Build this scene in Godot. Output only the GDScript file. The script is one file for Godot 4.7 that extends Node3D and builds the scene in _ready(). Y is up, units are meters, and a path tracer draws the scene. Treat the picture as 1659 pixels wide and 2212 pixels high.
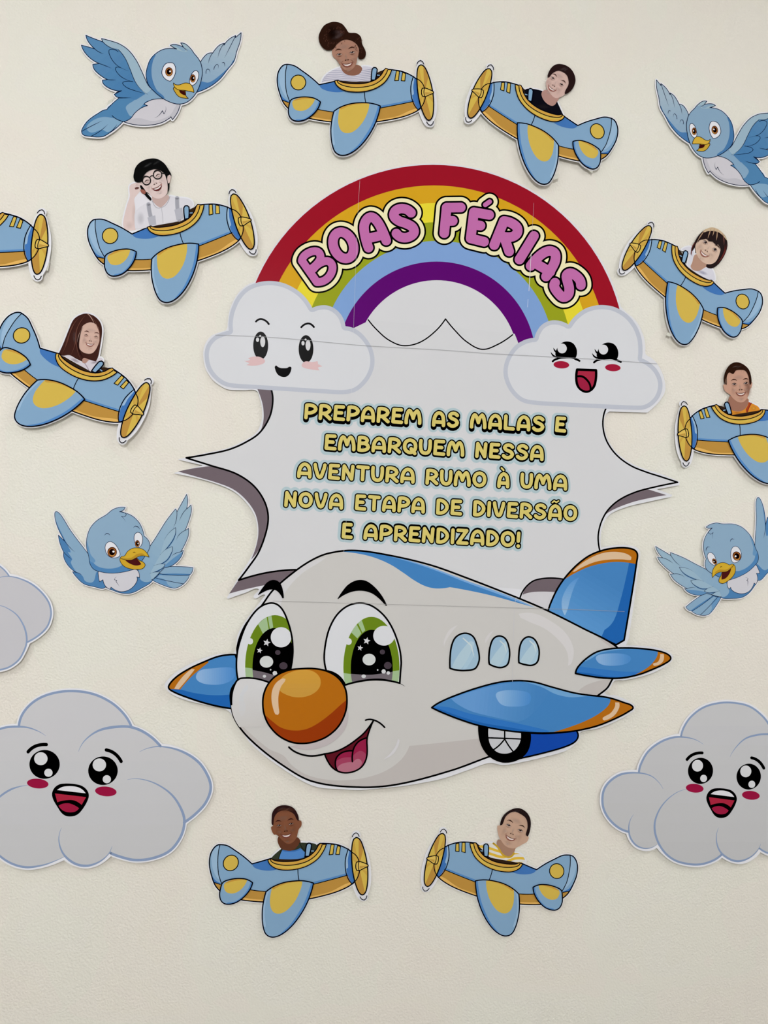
extends Node3D
# A painted plaster wall with laminated paper cut-outs taped to it, seen from about 1.66 m.
# Outlines are drawn in the photograph's frame (1659 x 2212) and laid onto the wall plane z = 0, in metres.

const YAW := 0.115          # the wall recedes to the right
const FOCAL := 1659.0
const REACH := 1.659        # metres from the eye to the middle of the picture: about 1 mm per pixel
const EYE_Y := 1.45
const DZ := 0.000012        # printed layers lie this far apart

var eye := Vector3(-REACH * sin(YAW), EYE_Y, REACH * cos(YAW))
var look := Basis(Vector3.UP, -YAW)

# ---- frame in which a list of numbers is read: fr (crop to picture), then xf (one copy to another)
var fr := Transform2D()
var xf := Transform2D()
var root3: Node3D           # thing being built
var root_at := Vector2()    # its place on the wall, metres
var zc := 0.0               # height of the next layer over the wall
var cur: MeshInstance3D     # part being built
var sv := PackedVector3Array()
var sn := PackedVector3Array()
var sc := PackedColorArray()
var av := PackedVector3Array()
var ac := PackedColorArray()
var hold := false
var mat_ink: StandardMaterial3D
var mat_soft: StandardMaterial3D

func _ready():
	# camera, light and exposure
	var cam := Camera3D.new()
	cam.name = "camera"
	cam.position = eye
	cam.basis = look
	cam.fov = rad_to_deg(2.0 * atan(1106.0 / FOCAL))
	cam.near = 0.02
	add_child(cam)
	cam.current = true
	var env := Environment.new()
	env.background_mode = Environment.BG_COLOR
	env.background_color = Color(0.72, 0.75, 0.8)
	env.background_energy_multiplier = 0.4
	env.tonemap_mode = Environment.TONE_MAPPER_LINEAR
	env.tonemap_exposure = 1.34
	env.sdfgi_enabled = true
	env.ssao_enabled = true
	env.ssil_enabled = true
	var we := WorldEnvironment.new()
	we.name = "world_environment"
	we.environment = env
	add_child(we)
	make_materials()
	make_room()
	globe(Vector3(-0.4, 2.8, 4.0), 0.16, 3.9)
	lamp(Vector3(-2.2, 2.97, 1.7), Vector2(0.3, 1.0), 2.6)
	lamp(Vector3(2.2, 2.97, 1.7), Vector2(0.3, 1.0), 2.6)
	lamp(Vector3(-0.15, 2.97, 0.7), Vector2(2.0, 0.12), 0.15)  # unseen tube, added to brighten the upper part of the wall
	make_panel()
	make_planes()
	make_birds()
	make_clouds()

# ================= materials, room =================

func make_materials():
	mat_ink = StandardMaterial3D.new()
	mat_ink.resource_name = "printed laminated paper"
	mat_ink.vertex_color_use_as_albedo = true
	mat_ink.roughness = 0.22
	mat_ink.metallic_specular = 0.06
	mat_soft = mat_ink.duplicate()
	mat_soft.resource_name = "soft printed ink"
	mat_soft.metallic_specular = 0.0
	mat_soft.roughness = 1.0
	mat_soft.transparency = BaseMaterial3D.TRANSPARENCY_ALPHA

func noise_tex(seed_: int, freq: float, oct: int, size := 1024, kind := FastNoiseLite.TYPE_SIMPLEX_SMOOTH) -> NoiseTexture2D:
	var n := FastNoiseLite.new()
	n.seed = seed_
	n.noise_type = kind
	n.frequency = freq
	n.fractal_octaves = oct
	n.fractal_gain = 0.55
	var t := NoiseTexture2D.new()
	t.width = size
	t.height = size
	t.seamless = true
	t.noise = n
	return t

func make_room():
	var wall := StandardMaterial3D.new()
	wall.resource_name = "cream painted plaster"
	wall.roughness = 0.62
	wall.metallic_specular = 0.35
	wall.uv1_triplanar = true
	wall.uv1_world_triplanar = true
	wall.uv1_scale = Vector3.ONE * 1.15
	var tint := noise_tex(7, 0.004, 3, 512)
	var g := Gradient.new()
	g.set_color(0, Color8(227, 220, 208))
	g.set_color(1, Color8(225, 224, 211))
	tint.color_ramp = g
	wall.albedo_texture = tint
	wall.heightmap_enabled = true
	wall.heightmap_texture = noise_tex(31, 0.13, 4, 1024)
	wall.heightmap_scale = 0.1
	var plain := StandardMaterial3D.new()
	plain.resource_name = "pale wall paint"
	plain.albedo_color = Color8(190, 189, 184)
	plain.roughness = 0.9
	var tiles := StandardMaterial3D.new()
	tiles.resource_name = "grey floor"
	tiles.albedo_color = Color8(150, 146, 140)
	tiles.roughness = 0.5
	block("wall_front", Vector3(0, 1.5, -0.075), Vector3(6.3, 3.0, 0.15), wall)
	block("wall_back", Vector3(0, 1.5, 5.075), Vector3(6.3, 3.0, 0.15), plain)
	block("wall_left", Vector3(-3.075, 1.5, 2.5), Vector3(0.15, 3.0, 5.0), plain)
	block("wall_right", Vector3(3.075, 1.5, 2.5), Vector3(0.15, 3.0, 5.0), plain)
	block("floor", Vector3(0, -0.075, 2.5), Vector3(6.3, 0.15, 5.3), tiles)
	block("ceiling", Vector3(0, 3.075, 2.5), Vector3(6.3, 0.15, 5.3), plain)

func block(nm: String, at: Vector3, size: Vector3, m: Material):
	var b := BoxMesh.new()
	b.size = size
	var o := MeshInstance3D.new()
	o.name = nm
	o.mesh = b
	o.material_override = m
	o.position = at
	o.set_meta("kind", "structure")
	add_child(o, true)
	return o

func lamp(at: Vector3, size: Vector2, power: float):
	var glow := StandardMaterial3D.new()
	glow.albedo_color = Color(0.9, 0.9, 0.9)
	glow.emission_enabled = true
	glow.emission = Color(0.961, 0.966, 0.988)
	glow.emission_energy_multiplier = 0.8
	var p: MeshInstance3D = block("unseen_ceiling_lamp", at + Vector3(0, 0.015, 0), Vector3(size.x, 0.025, size.y), glow)
	var l := AreaLight3D.new()
	l.name = "lamp_light"
	l.area_size = size
	l.light_energy = power
	l.light_color = Color(0.961, 0.966, 0.988)
	l.area_range = 12.0
	l.area_attenuation = 2.0
	l.shadow_enabled = true
	l.position = Vector3(0, -0.02, 0)
	l.rotation_degrees = Vector3(-90, 0, 0)
	p.add_child(l)

func globe(at: Vector3, r: float, power: float):
	var glow := StandardMaterial3D.new()
	glow.resource_name = "white glass globe"
	glow.albedo_color = Color(0.9, 0.9, 0.9)
	glow.emission_enabled = true
	glow.emission = Color(1.0, 0.98, 0.95)
	glow.emission_energy_multiplier = 0.8
	var ball := SphereMesh.new()
	ball.radius = r
	ball.height = r * 2.0
	var o := MeshInstance3D.new()
	o.name = "unseen_ceiling_lamp"
	o.mesh = ball
	o.material_override = glow
	o.position = at
	o.set_meta("kind", "structure")
	add_child(o, true)
	var l := OmniLight3D.new()
	l.name = "lamp_light"
	l.light_energy = power
	l.light_size = r
	l.light_color = Color(0.961, 0.966, 0.988)
	l.omni_range = 12.0
	l.omni_attenuation = 2.0
	l.shadow_enabled = true
	o.add_child(l)

# ================= drawing on paper =================

func crop(x: float, y: float, w: float, shown := 1659.0):
	var s := w / shown
	fr = Transform2D(Vector2(s, 0), Vector2(0, s), Vector2(x, y))

func k() -> float:          # crop units to picture pixels
	return sqrt(absf((xf * fr).determinant()))

func on_wall(p: Vector2) -> Vector2:
	var d := look * Vector3((p.x - 829.5) / FOCAL, -(p.y - 1106.0) / FOCAL, -1.0)
	var t := -eye.z / d.z
	return Vector2(eye.x + d.x * t, eye.y + d.y * t)

func loc(p: Vector2, z: float) -> Vector3:
	var q := on_wall(p) - root_at
	return Vector3(q.x, q.y, z)

# a smooth path through x, y pairs; an x that ends in .5 marks a corner
func sm(a: Array, closed := true) -> PackedVector2Array:
	var m := xf * fr
	var n := a.size() / 2
	var pts := PackedVector2Array()
	var cor := []
	for i in n:
		var x := float(a[2 * i])
		cor.append(absf(x - floorf(x) - 0.5) < 0.01)
		pts.append(m * Vector2(x, float(a[2 * i + 1])))
	var out := PackedVector2Array()
	if n == 2:
		return pts
	for i in (n if closed else n - 1):
		var j := (i + 1) % n
		var p1 := pts[i]
		var p2 := pts[j]
		var d := p1.distance_to(p2)
		var t1 := p2 - pts[(i - 1 + n) % n]
		var t2 := pts[(j + 1) % n] - p1
		var e1: bool = cor[i] or (not closed and i == 0)
		var e2: bool = cor[j] or (not closed and j == n - 1)
		var m1 := t1.normalized() * d
		var m2 := t2.normalized() * d
		if e1 and e2:
			m1 = p2 - p1
			m2 = m1
		elif e1:
			m1 = ((p2 - p1) * 2.0 - m2).normalized() * d
		elif e2:
			m2 = ((p2 - p1) * 2.0 - m1).normalized() * d
		var steps := clampi(int(d / 3.0), 1, 14)
		for q in steps:
			var t := float(q) / steps
			var t_2 := t * t
			var t_3 := t_2 * t
			out.append(p1 * (2 * t_3 - 3 * t_2 + 1) + m1 * (t_3 - 2 * t_2 + t) + p2 * (-2 * t_3 + 3 * t_2) + m2 * (t_3 - t_2))
	if not closed:
		out.append(pts[n - 1])
	return out

func oval(cx: float, cy: float, rx: float, ry: float, rot := 0.0, n := 36) -> PackedVector2Array:
	var m := xf * fr
	var out := PackedVector2Array()
	for i in n:
		var a := TAU * i / n
		out.append(m * (Vector2(cx, cy) + Vector2(cos(a) * rx, sin(a) * ry).rotated(deg_to_rad(rot))))
	return out

func up():
	if not hold:
		zc += DZ

func lin(c: Color) -> Color:
	return c.srgb_to_linear()

func rgb(r: int, g: int, b: int) -> Color:
	return Color8(r, g, b)

func tri(a: Vector3, b: Vector3, c: Vector3, col: Color, n := Vector3.BACK):
	if (b - a).cross(c - a).dot(n) > 0:      # front faces run clockwise
		var t := b
		b = c
		c = t
	sv.append(a); sv.append(b); sv.append(c)
	for i in 3:
		sn.append(n)
		sc.append(col)

func area(p: PackedVector2Array, col: Color):
	var q := PackedVector2Array()
	for v in p:
		if q.is_empty() or q[q.size() - 1].distance_to(v) > 0.02:
			q.append(v)
	if q.size() > 2 and q[0].distance_to(q[q.size() - 1]) < 0.02:
		q.remove_at(q.size() - 1)
	var ids := Geometry2D.triangulate_polygon(q)
	if ids.is_empty():
		for piece in Geometry2D.offset_polygon(q, 0.01):
			if not Geometry2D.is_polygon_clockwise(piece):
				var more := Geometry2D.triangulate_polygon(piece)
				for i in range(0, more.size(), 3):
					tri(loc(piece[more[i]], zc), loc(piece[more[i + 1]], zc), loc(piece[more[i + 2]], zc), lin(col))
		return
	var c := lin(col)
	for i in range(0, ids.size(), 3):
		tri(loc(q[ids[i]], zc), loc(q[ids[i + 1]], zc), loc(q[ids[i + 2]], zc), c)

func fp(p: PackedVector2Array, col: Color):
	up()
	area(p, col)

func fill(a: Array, col: Color):
	fp(sm(a), col)

# only where it lies inside another outline
func fill_in(a: Array, inside: PackedVector2Array, col: Color):
	fp_in(sm(a), inside, col)

func fp_in(p: PackedVector2Array, inside: PackedVector2Array, col: Color):
	up()
	for piece in Geometry2D.intersect_polygons(p, inside):
		area(piece, col)

# colour running from one point to another (crop units) across a shape
func fade(p: PackedVector2Array, x0: float, y0: float, c0: Color, x1: float, y1: float, c1: Color, bands := 16):
	up()
	var m := xf * fr
	var a := m * Vector2(x0, y0)
	var b := m * Vector2(x1, y1)
	var d := b - a
	var u := d.normalized()
	var v := u.orthogonal() * 4000.0
	for i in bands:
		var s0 := d.length() * i / bands
		var s1 := d.length() * (i + 1) / bands
		if i == 0: s0 = -4000.0
		if i == bands - 1: s1 = 4000.0
		var strip := PackedVector2Array([a + u * s0 + v, a + u * s1 + v, a + u * s1 - v, a + u * s0 - v])
		for piece in Geometry2D.intersect_polygons(p, strip):
			area(piece, c0.lerp(c1, (i + 0.5) / bands))

# a pen stroke of a width in picture pixels; taper 1 thins its start, 2 its end, 3 both
func stroke(p: PackedVector2Array, w: float, col: Color, closed := false, taper := 0):
	up()
	var q := PackedVector2Array()
	for v in p:
		if q.is_empty() or q[q.size() - 1].distance_to(v) > 0.05:
			q.append(v)
	if closed and q[0].distance_to(q[q.size() - 1]) < 0.05:
		q.remove_at(q.size() - 1)
	var n := q.size()
	if n < 2:
		return
	var c := lin(col)
	var total := 0.0
	var at := [0.0]
	for i in n - 1:
		total += q[i].distance_to(q[i + 1])
		at.append(total)
	var hw := []
	for i in n:
		var t: float = at[i] / maxf(total, 0.001)
		var f := 1.0
		if taper & 1: f = minf(f, 0.12 + 2.2 * t)
		if taper & 2: f = minf(f, 0.12 + 2.2 * (1.0 - t))
		hw.append(w * 0.5 * minf(f, 1.0))
	var segs := n if closed else n - 1
	for i in segs:
		var j := (i + 1) % n
		var u := (q[j] - q[i]).normalized()
		var na := u.orthogonal()
		var nb := na
		var ha: float = hw[i]
		var hb: float = hw[j]
		if closed or i > 0:
			var u0 := (q[i] - q[(i - 1 + n) % n]).normalized()
			if u0.dot(u) > 0.75:
				na = (u0 + u).normalized().orthogonal()
			else:
				dot(q[i], ha, c)
		elif not closed:
			dot(q[i], ha, c)
		if closed or j < n - 1:
			var u2 := (q[(j + 1) % n] - q[j]).normalized()
			if u2.dot(u) > 0.75:
				nb = (u2 + u).normalized().orthogonal()
		elif not closed:
			dot(q[j], hb, c)
		var a0 := loc(q[i] + na * ha, zc)
		var a1 := loc(q[i] - na * ha, zc)
		var b0 := loc(q[j] + nb * hb, zc)
		var b1 := loc(q[j] - nb * hb, zc)
		tri(a0, a1, b0, c)
		tri(a1, b1, b0, c)

func dot(p: Vector2, r: float, c: Color):
	var n := 8 if r < 2.0 else (14 if r < 7.0 else 26)
	var m := loc(p, zc)
	for i in n:
		tri(m, loc(p + Vector2(r, 0).rotated(TAU * i / n), zc), loc(p + Vector2(r, 0).rotated(TAU * (i + 1) / n), zc), c)

func line(a: Array, w: float, col: Color, taper := 0):
	stroke(sm(a, false), w, col, false, taper)

func ring(a: Array, w: float, col: Color):
	stroke(sm(a), w, col, true)

func fo(a: Array, col: Color, w: float, ink: Color) -> PackedVector2Array:
	var p := sm(a)
	fp(p, col)
	stroke(p, w, ink, true)
	return p

func soft_tri(a: Vector2, b: Vector2, c: Vector2, ca: Color, cb: Color, cc: Color):
	av.append(loc(a, zc)); av.append(loc(b, zc)); av.append(loc(c, zc))
	ac.append(ca); ac.append(cb); ac.append(cc)

# an airbrushed oval, dense in the middle and clear at the rim
func soft(cx: float, cy: float, rx: float, ry: float, col: Color, alpha: float, rot := 0.0):
	zc += DZ * 5.0
	var m := xf * fr
	var c := lin(col)
	var n := 20
	var lv := [0.0, 0.3, 0.55, 0.8, 1.0]
	for r in 4:
		var r0: float = lv[r]
		var r1: float = lv[r + 1]
		var c0 := Color(c, alpha * pow(1.0 - r0 * r0, 1.6))
		var c1 := Color(c, alpha * pow(1.0 - r1 * r1, 1.6))
		for i in n:
			var q := []
			for e in [[i, r0], [i + 1, r0], [i + 1, r1], [i, r1]]:
				var a := TAU * float(e[0]) / n
				q.append(m * (Vector2(cx, cy) + Vector2(cos(a) * rx * e[1], sin(a) * ry * e[1]).rotated(deg_to_rad(rot))))
			if r > 0:
				soft_tri(q[0], q[1], q[2], c0, c0, c1)
			soft_tri(q[0], q[2], q[3], c0, c1, c1)

# strokes of one width joined into a single flat shape, so that no two faces share a place
func blob(paths: Array, col: Color):
	up()
	var outs: Array = []
	var holes: Array = []
	for p in paths:           # each: path in picture pixels, half width
		var big := PackedVector2Array()
		for v in p[0]:
			if big.is_empty() or big[big.size() - 1].distance_to(v * 8.0) > 0.5:
				big.append(v * 8.0)
		var mine: Array = []
		var mine_holes: Array = []
		for w in Geometry2D.offset_polyline(big, p[1] * 8.0, Geometry2D.JOIN_ROUND, Geometry2D.END_ROUND):
			if Geometry2D.is_polygon_clockwise(w):
				w.reverse()
				mine_holes.append(w)
			else:
				mine.append(w)
		for o in mine:
			var left: Array = []
			for h in holes:
				var keep: Array = Geometry2D.clip_polygons(h, o)
				for h2 in mine_holes:
					keep.append_array(Geometry2D.intersect_polygons(h, h2))
				for q in keep:
					if not Geometry2D.is_polygon_clockwise(q):
						left.append(q)
			holes = left
		for h in mine_holes:
			var rest: Array = [h]
			for o in outs:
				var nxt: Array = []
				for q in rest:
					for c in Geometry2D.clip_polygons(q, o):
						if not Geometry2D.is_polygon_clockwise(c):
							nxt.append(c)
				rest = nxt
			holes.append_array(rest)
		for o in mine:
			var now: PackedVector2Array = o
			var others: Array = []
			for b in outs:
				var got: Array = []
				var gaps: Array = []
				for m in Geometry2D.merge_polygons(now, b):
					if Geometry2D.is_polygon_clockwise(m):
						m.reverse()
						gaps.append(m)
					else:
						got.append(m)
				if got.size() == 1:
					now = got[0]
					holes.append_array(gaps)
				else:
					others.append(b)
			others.append(now)
			outs = others
	for o in outs:
		var ring_: PackedVector2Array = o
		var mine: Array = []
		for h in holes:
			if span(h) > 60.0 and Geometry2D.is_point_in_polygon(h[0], o):
				mine.append(h)
		var c := lin(col)
		for piece in cut_out(ring_, mine):
			var ids := Geometry2D.triangulate_polygon(piece)
			if ids.is_empty():
				print("blob not filled ", mine.size(), " ", piece.size())
			for i in range(0, ids.size(), 3):
				tri(loc(piece[ids[i]] / 8.0, zc), loc(piece[ids[i + 1]] / 8.0, zc), loc(piece[ids[i + 2]] / 8.0, zc), c)

# a shape with gaps, split into pieces without
func cut_out(p: PackedVector2Array, gaps: Array) -> Array:
	if gaps.is_empty():
		return [p]
	var out: Array = []
	var h: PackedVector2Array = gaps[0]
	var rest := Geometry2D.clip_polygons(p, h)
	var inner := false
	for r in rest:
		inner = inner or Geometry2D.is_polygon_clockwise(r)
	if not inner:
		for r in rest:
			out.append_array(cut_out(r, gaps.slice(1)))
		return out
	var mid := Vector2.ZERO
	for v in h:
		mid += v / h.size()
	for side in [-1, 1]:
		var box := PackedVector2Array([mid + Vector2(0, -30000), mid + Vector2(side * 30000, -30000), mid + Vector2(side * 30000, 30000), mid + Vector2(0, 30000)])
		for r in Geometry2D.intersect_polygons(p, box):
			out.append_array(cut_out(r, gaps))
	return out

# ---- things and parts

func finish():
	if cur == null:
		return
	var mesh := ArrayMesh.new()
	if sv.size() > 0:
		var arr := []
		arr.resize(Mesh.ARRAY_MAX)
		arr[Mesh.ARRAY_VERTEX] = sv
		arr[Mesh.ARRAY_NORMAL] = sn
		arr[Mesh.ARRAY_COLOR] = sc
		mesh.add_surface_from_arrays(Mesh.PRIMITIVE_TRIANGLES, arr)
		mesh.surface_set_material(mesh.get_surface_count() - 1, mat_ink)
	if av.size() > 0:
		var nn := PackedVector3Array()
		for i in av.size():
			nn.append(Vector3.BACK)
		for i in range(0, av.size(), 3):
			if (av[i + 1] - av[i]).cross(av[i + 2] - av[i]).z > 0:
				var t := av[i + 1]
				av[i + 1] = av[i + 2]
				av[i + 2] = t
				var u := ac[i + 1]
				ac[i + 1] = ac[i + 2]
				ac[i + 2] = u
		var arr := []
		arr.resize(Mesh.ARRAY_MAX)
		arr[Mesh.ARRAY_VERTEX] = av
		arr[Mesh.ARRAY_NORMAL] = nn
		arr[Mesh.ARRAY_COLOR] = ac
		mesh.add_surface_from_arrays(Mesh.PRIMITIVE_TRIANGLES, arr)
		mesh.surface_set_material(mesh.get_surface_count() - 1, mat_soft)
	if mesh.get_surface_count() == 0:
		print("empty part: ", cur.name)
	cur.mesh = mesh
	sv = PackedVector3Array()
	sn = PackedVector3Array()
	sc = PackedColorArray()
	av = PackedVector3Array()
	ac = PackedColorArray()
	cur = null

func part(nm: String, parent: Node3D = null) -> MeshInstance3D:
	finish()
	cur = MeshInstance3D.new()
	cur.name = nm
	(parent if parent else root3).add_child(cur, true)
	return cur

var taken := {}

# a cut-out on the wall: centre in picture pixels; lean tips its lower edge off the wall, swing its right edge (degrees)
func thing(nm: String, label: String, cat: String, at: Vector2, lean := 0.5, swing := 0.0, half := Vector2(0.17, 0.14), group := "") -> Node3D:
	finish()
	root3 = Node3D.new()
	var c: int = taken.get(nm, 0)
	taken[nm] = c + 1
	root3.name = nm if c == 0 else "%s_%03d" % [nm, c]
	add_child(root3)
	root_at = on_wall(at)
	var lx := deg_to_rad(lean * 3.0)
	var ly := deg_to_rad(swing)
	root3.position = Vector3(root_at.x, root_at.y, 0.0005 + absf(sin(lx)) * half.y + absf(sin(ly)) * half.x)
	root3.rotation = Vector3(-lx, -ly, 0)
	root3.set_meta("label", label)
	root3.set_meta("category", cat)
	if group:
		root3.set_meta("group", group)
	zc = 0.0
	hold = false
	xf = Transform2D()
	return root3

# the paper itself: outlines joined, widened by a white margin (pixels), with a cut edge
func sheet(shapes: Array, margin: float, col := Color8(226, 225, 228), thick := 0.0012):
	part("paper_sheet")
	var out := PackedVector2Array()
	for s in shapes:
		for w in Geometry2D.offset_polygon(ccw(s), margin, Geometry2D.JOIN_ROUND):
			if Geometry2D.is_polygon_clockwise(w):
				continue
			if out.is_empty():
				out = w
				continue
			var best := out
			var size := 0.0
			for m in Geometry2D.merge_polygons(out, w):
				if not Geometry2D.is_polygon_clockwise(m) and span(m) > size:
					size = span(m)
					best = m
			out = best
	slab(out, col, thick)

func ccw(p: PackedVector2Array) -> PackedVector2Array:
	if Geometry2D.is_polygon_clockwise(p):
		p = p.duplicate()
		p.reverse()
	return p

func span(p: PackedVector2Array) -> float:
	var a := 0.0
	for i in p.size():
		a += p[i].cross(p[(i + 1) % p.size()])
	return absf(a)

func slab(p: PackedVector2Array, col: Color, thick: float):
	zc = 0.0
	area(p, col)
	zc = thick
	area(p, col)
	var c := lin(col)
	var w := 0
	for i in p.size():
		if p[i].distance_to(p[(i + 1) % p.size()]) > p[w].distance_to(p[(w + 1) % p.size()]):
			w = i
	var e := p[(w + 1) % p.size()] - p[w]
	var side := -1.0 if Geometry2D.is_point_in_polygon(p[w] + e * 0.5 + e.normalized().orthogonal() * 0.5, p) else 1.0
	for i in p.size():
		var a := p[i]
		var b := p[(i + 1) % p.size()]
		var a0 := loc(a, 0)
		var b0 := loc(b, 0)
		var o := (b - a).normalized().orthogonal() * side
		var n := Vector3(o.x, -o.y, 0)
		tri(a0, b0, loc(b, thick), c, n)
		tri(a0, loc(b, thick), loc(a, thick), c, n)
	up()

# ================= small aeroplanes with children =================

const BLACK := Color(0.045, 0.035, 0.05)

func tab(a: Array):
	part("paper_tab")
	var p := sm(a)
	var z := zc
	slab(ccw(p), rgb(206, 205, 192), 0.0004)
	zc = maxf(z, 0.0005)

func small_plane(kid: int):
	crop(580, 30, 380)
	var body := sm([175, 485, 245, 500, 320, 550, 400, 610, 476.5, 680, 560, 662, 652.5, 640, 760, 655, 900, 660, 1010, 615, 1060, 560, 1098.5, 532, 1180, 538, 1260, 553, 1340, 588, 1400, 630, 1445, 672, 1470, 730, 1475, 795, 1455, 865, 1410, 920, 1330, 962, 1230, 994, 1100, 1020, 1000, 1034, 860, 1040, 700, 1036, 590, 1034, 480, 1020, 380, 1000, 250, 955, 185, 905, 140, 850, 105, 760, 83, 660, 90, 570, 120, 512, 150, 489])
	var wing := sm([614.5, 940, 680, 898, 770, 868, 860, 858, 960, 862, 1050.5, 888, 1035, 960, 1000, 1060, 940, 1170, 860, 1270, 770, 1338, 690, 1358, 630, 1330, 600, 1260, 587, 1160, 590, 1060])
	var fin := sm([205.5, 840, 230, 820, 290, 806, 360, 803, 430, 815, 488.5, 850, 460, 920, 400, 985, 330, 1025, 250, 1030, 205, 1000, 187, 940, 195, 880])
	var prop := sm([1432, 495, 1467, 515, 1502, 590, 1533, 700, 1550, 820, 1548, 940, 1532, 1005, 1505, 1024, 1475, 1000, 1440, 920, 1410, 800, 1396, 660, 1398, 560, 1412, 508])
	var tip := sm([1437, 490, 1560, 757, 1520, 1060, 1425, 930, 1390, 560])
	var cap := oval(1432, 475, 28, 25)
	var cup := oval(1520, 1045, 28, 28)
	var shapes := [body, wing, fin, prop, tip, cap, cup]
	var who: Array = []
	if kid >= 0:
		who = kid_outline(kid)
		shapes.append_array(who)
		crop(580, 30, 380)
	sheet(shapes, 3.0 * k() / 0.229)
	var b0 := rgb(131, 165, 194)
	var b1 := rgb(68, 116, 179)
	var b2 := rgb(152, 182, 207)
	var y0 := rgb(207, 177, 80)
	var y1 := rgb(184, 140, 64)
	var y2 := rgb(222, 176, 96)
	var w := 11.0 * k()
	part("fuselage")
	fp(body, b0)
	fp_in(sm([60.5, 800, 118, 822, 190, 850, 330, 880, 465, 915, 615, 940, 800, 935, 1052, 900, 1200, 872, 1365, 838, 1420.5, 905, 1300.5, 1100, 60.5, 1100]), body, y1)
	fp_in(sm([150, 878, 250, 930, 400, 982, 590, 1014, 860, 1020, 1000, 1014, 1200, 982, 1400, 905, 1410.5, 960, 1200, 1060, 800, 1080, 300, 1040, 130.5, 920]), body, y2)
	fp_in(sm([1052.5, 880, 1200, 852, 1362.5, 818, 1365.5, 840, 1200, 873, 1052.5, 902]), body, rgb(88, 136, 188))
	fill_in([478.5, 682, 560, 664, 640.5, 648, 645, 690, 710.5, 745, 640, 752, 560, 740, 500, 715], body, b1)
	fp_in(sm([60.5, 640, 90, 700, 118, 775, 150, 815, 200.5, 842, 180.5, 850, 118, 822, 60.5, 800]), body, b1)
	fp_in(sm([100.5, 560, 125, 520, 170.5, 492, 160, 580, 163, 700, 180, 800, 140, 760, 112, 690, 100, 620]), body, b2)
	line([175, 488, 162, 560, 160, 640, 168, 740, 185, 800, 202, 842], w * 0.7, BLACK)
	line([131, 828, 155, 837, 190, 850], w * 0.7, BLACK)
	line([465, 915, 540, 930, 615, 940], w * 0.7, BLACK)
	line([1050, 902, 1200, 873, 1365, 838], w * 0.7, BLACK)
	line([903, 752, 906, 800, 917, 857], w * 0.7, BLACK)
	var cowl := sm([1365.5, 598, 1352, 650, 1347, 720, 1355, 800, 1378, 870, 1412.5, 922, 1445, 880, 1420, 800, 1402, 700, 1397.5, 625])
	fp_in(cowl, body, b1)
	fp_in(sm([1365.5, 598, 1352, 650, 1347, 720, 1352, 780, 1366, 770, 1362, 700, 1372, 620]), body, b2)
	line([1365, 598, 1346, 660, 1338, 720, 1346, 800, 1370, 870, 1410, 922], w * 0.8, BLACK)
	stroke(body, w, BLACK, true)
	part("roundel")
	fp(oval(281, 659, 68, 69), y0)
	stroke(oval(281, 659, 70, 71), w * 0.8, BLACK, true)
	for s in [[1203.5, 546, 1232.5, 551, 1223.5, 639, 1187.5, 641], [1262.5, 561, 1290.5, 573, 1283.5, 644, 1248.5, 641]]:
		part("stripe")
		fo(s, y0, w * 0.7, BLACK)
	part("cockpit")
	fill([652.5, 640, 760, 645, 962.5, 645, 985.5, 640, 1010, 585, 1035, 558, 1090.5, 540, 1060, 600, 1000, 645, 900, 680, 800, 683, 700, 668], rgb(50, 36, 22))
	if kid >= 0:
		draw_kid(kid)
		crop(580, 30, 380)
	part("cockpit_rim")
	fo([622.5, 648, 655.5, 642, 700, 664, 800, 676, 900, 672, 1000, 640, 1060, 590, 1086, 545, 1102, 528, 1128.5, 540, 1158.5, 540, 1135, 600, 1085, 668, 1000, 722, 900, 750, 800, 754, 710, 738, 645, 695], rgb(206, 160, 70), w * 0.8, BLACK)
	fill([630, 655, 652.5, 662, 690, 685, 780, 706, 880, 706, 980, 686, 1050, 645, 1095, 595, 1122.5, 548, 1150.5, 546, 1126, 600, 1078, 660, 998, 712, 900, 738, 820, 742, 720, 720, 655, 685], y0)
	line([648, 650, 652, 664, 690, 688, 780, 709, 880, 709, 980, 688, 1050, 648, 1095, 598, 1120, 545], w * 0.8, BLACK)
	part("windscreen")
	fo([1012.5, 585, 1050.5, 590, 1044.5, 602, 1010.5, 598], b0, w * 0.3, BLACK)
	fo([976, 535, 990, 520, 1010, 522, 1022, 537, 1002.5, 640, 966.5, 640], b0, w, BLACK)
	part("tailplane")
	fp(fin, b0)
	fp_in(sm([228, 845, 290, 812, 360, 806, 438.5, 822, 415, 870, 370, 915, 310, 937, 250, 922, 228, 885]), fin, y0)
	fp_in(sm([228.5, 838, 290, 812, 360, 806, 420.5, 818, 330, 822, 250, 838]), fin, rgb(196, 150, 66))
	fp_in(sm([488.5, 850, 460, 920, 400, 985, 330, 1025, 250, 1032, 330, 1012, 395, 970, 448, 905, 470.5, 845]), fin, rgb(84, 134, 190))
	stroke(fin, w, BLACK, true)
	part("wing")
	fp(wing, b0)
	fp_in(sm([668.5, 912, 760, 872, 860, 862, 948.5, 868, 930, 950, 880, 1050, 800, 1130, 730, 1147, 680, 1120, 655, 1050, 657, 975]), wing, y0)
	fp_in(sm([668.5, 908, 760, 870, 860, 861, 940.5, 866, 820, 874, 740, 895, 680, 922]), wing, rgb(196, 150, 66))
	fp_in(sm([1050.5, 888, 1035, 960, 1000, 1060, 940, 1170, 860, 1270, 770, 1340, 740, 1352, 840, 1262, 915, 1160, 975, 1050, 1030.5, 880]), wing, rgb(84, 134, 190))
	fp_in(sm([622.5, 945, 670.5, 910, 640.5, 938, 612, 1060, 610, 1160, 622, 1260, 600, 1260, 587, 1160]), wing, b2)
	stroke(wing, w, BLACK, true)
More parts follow.
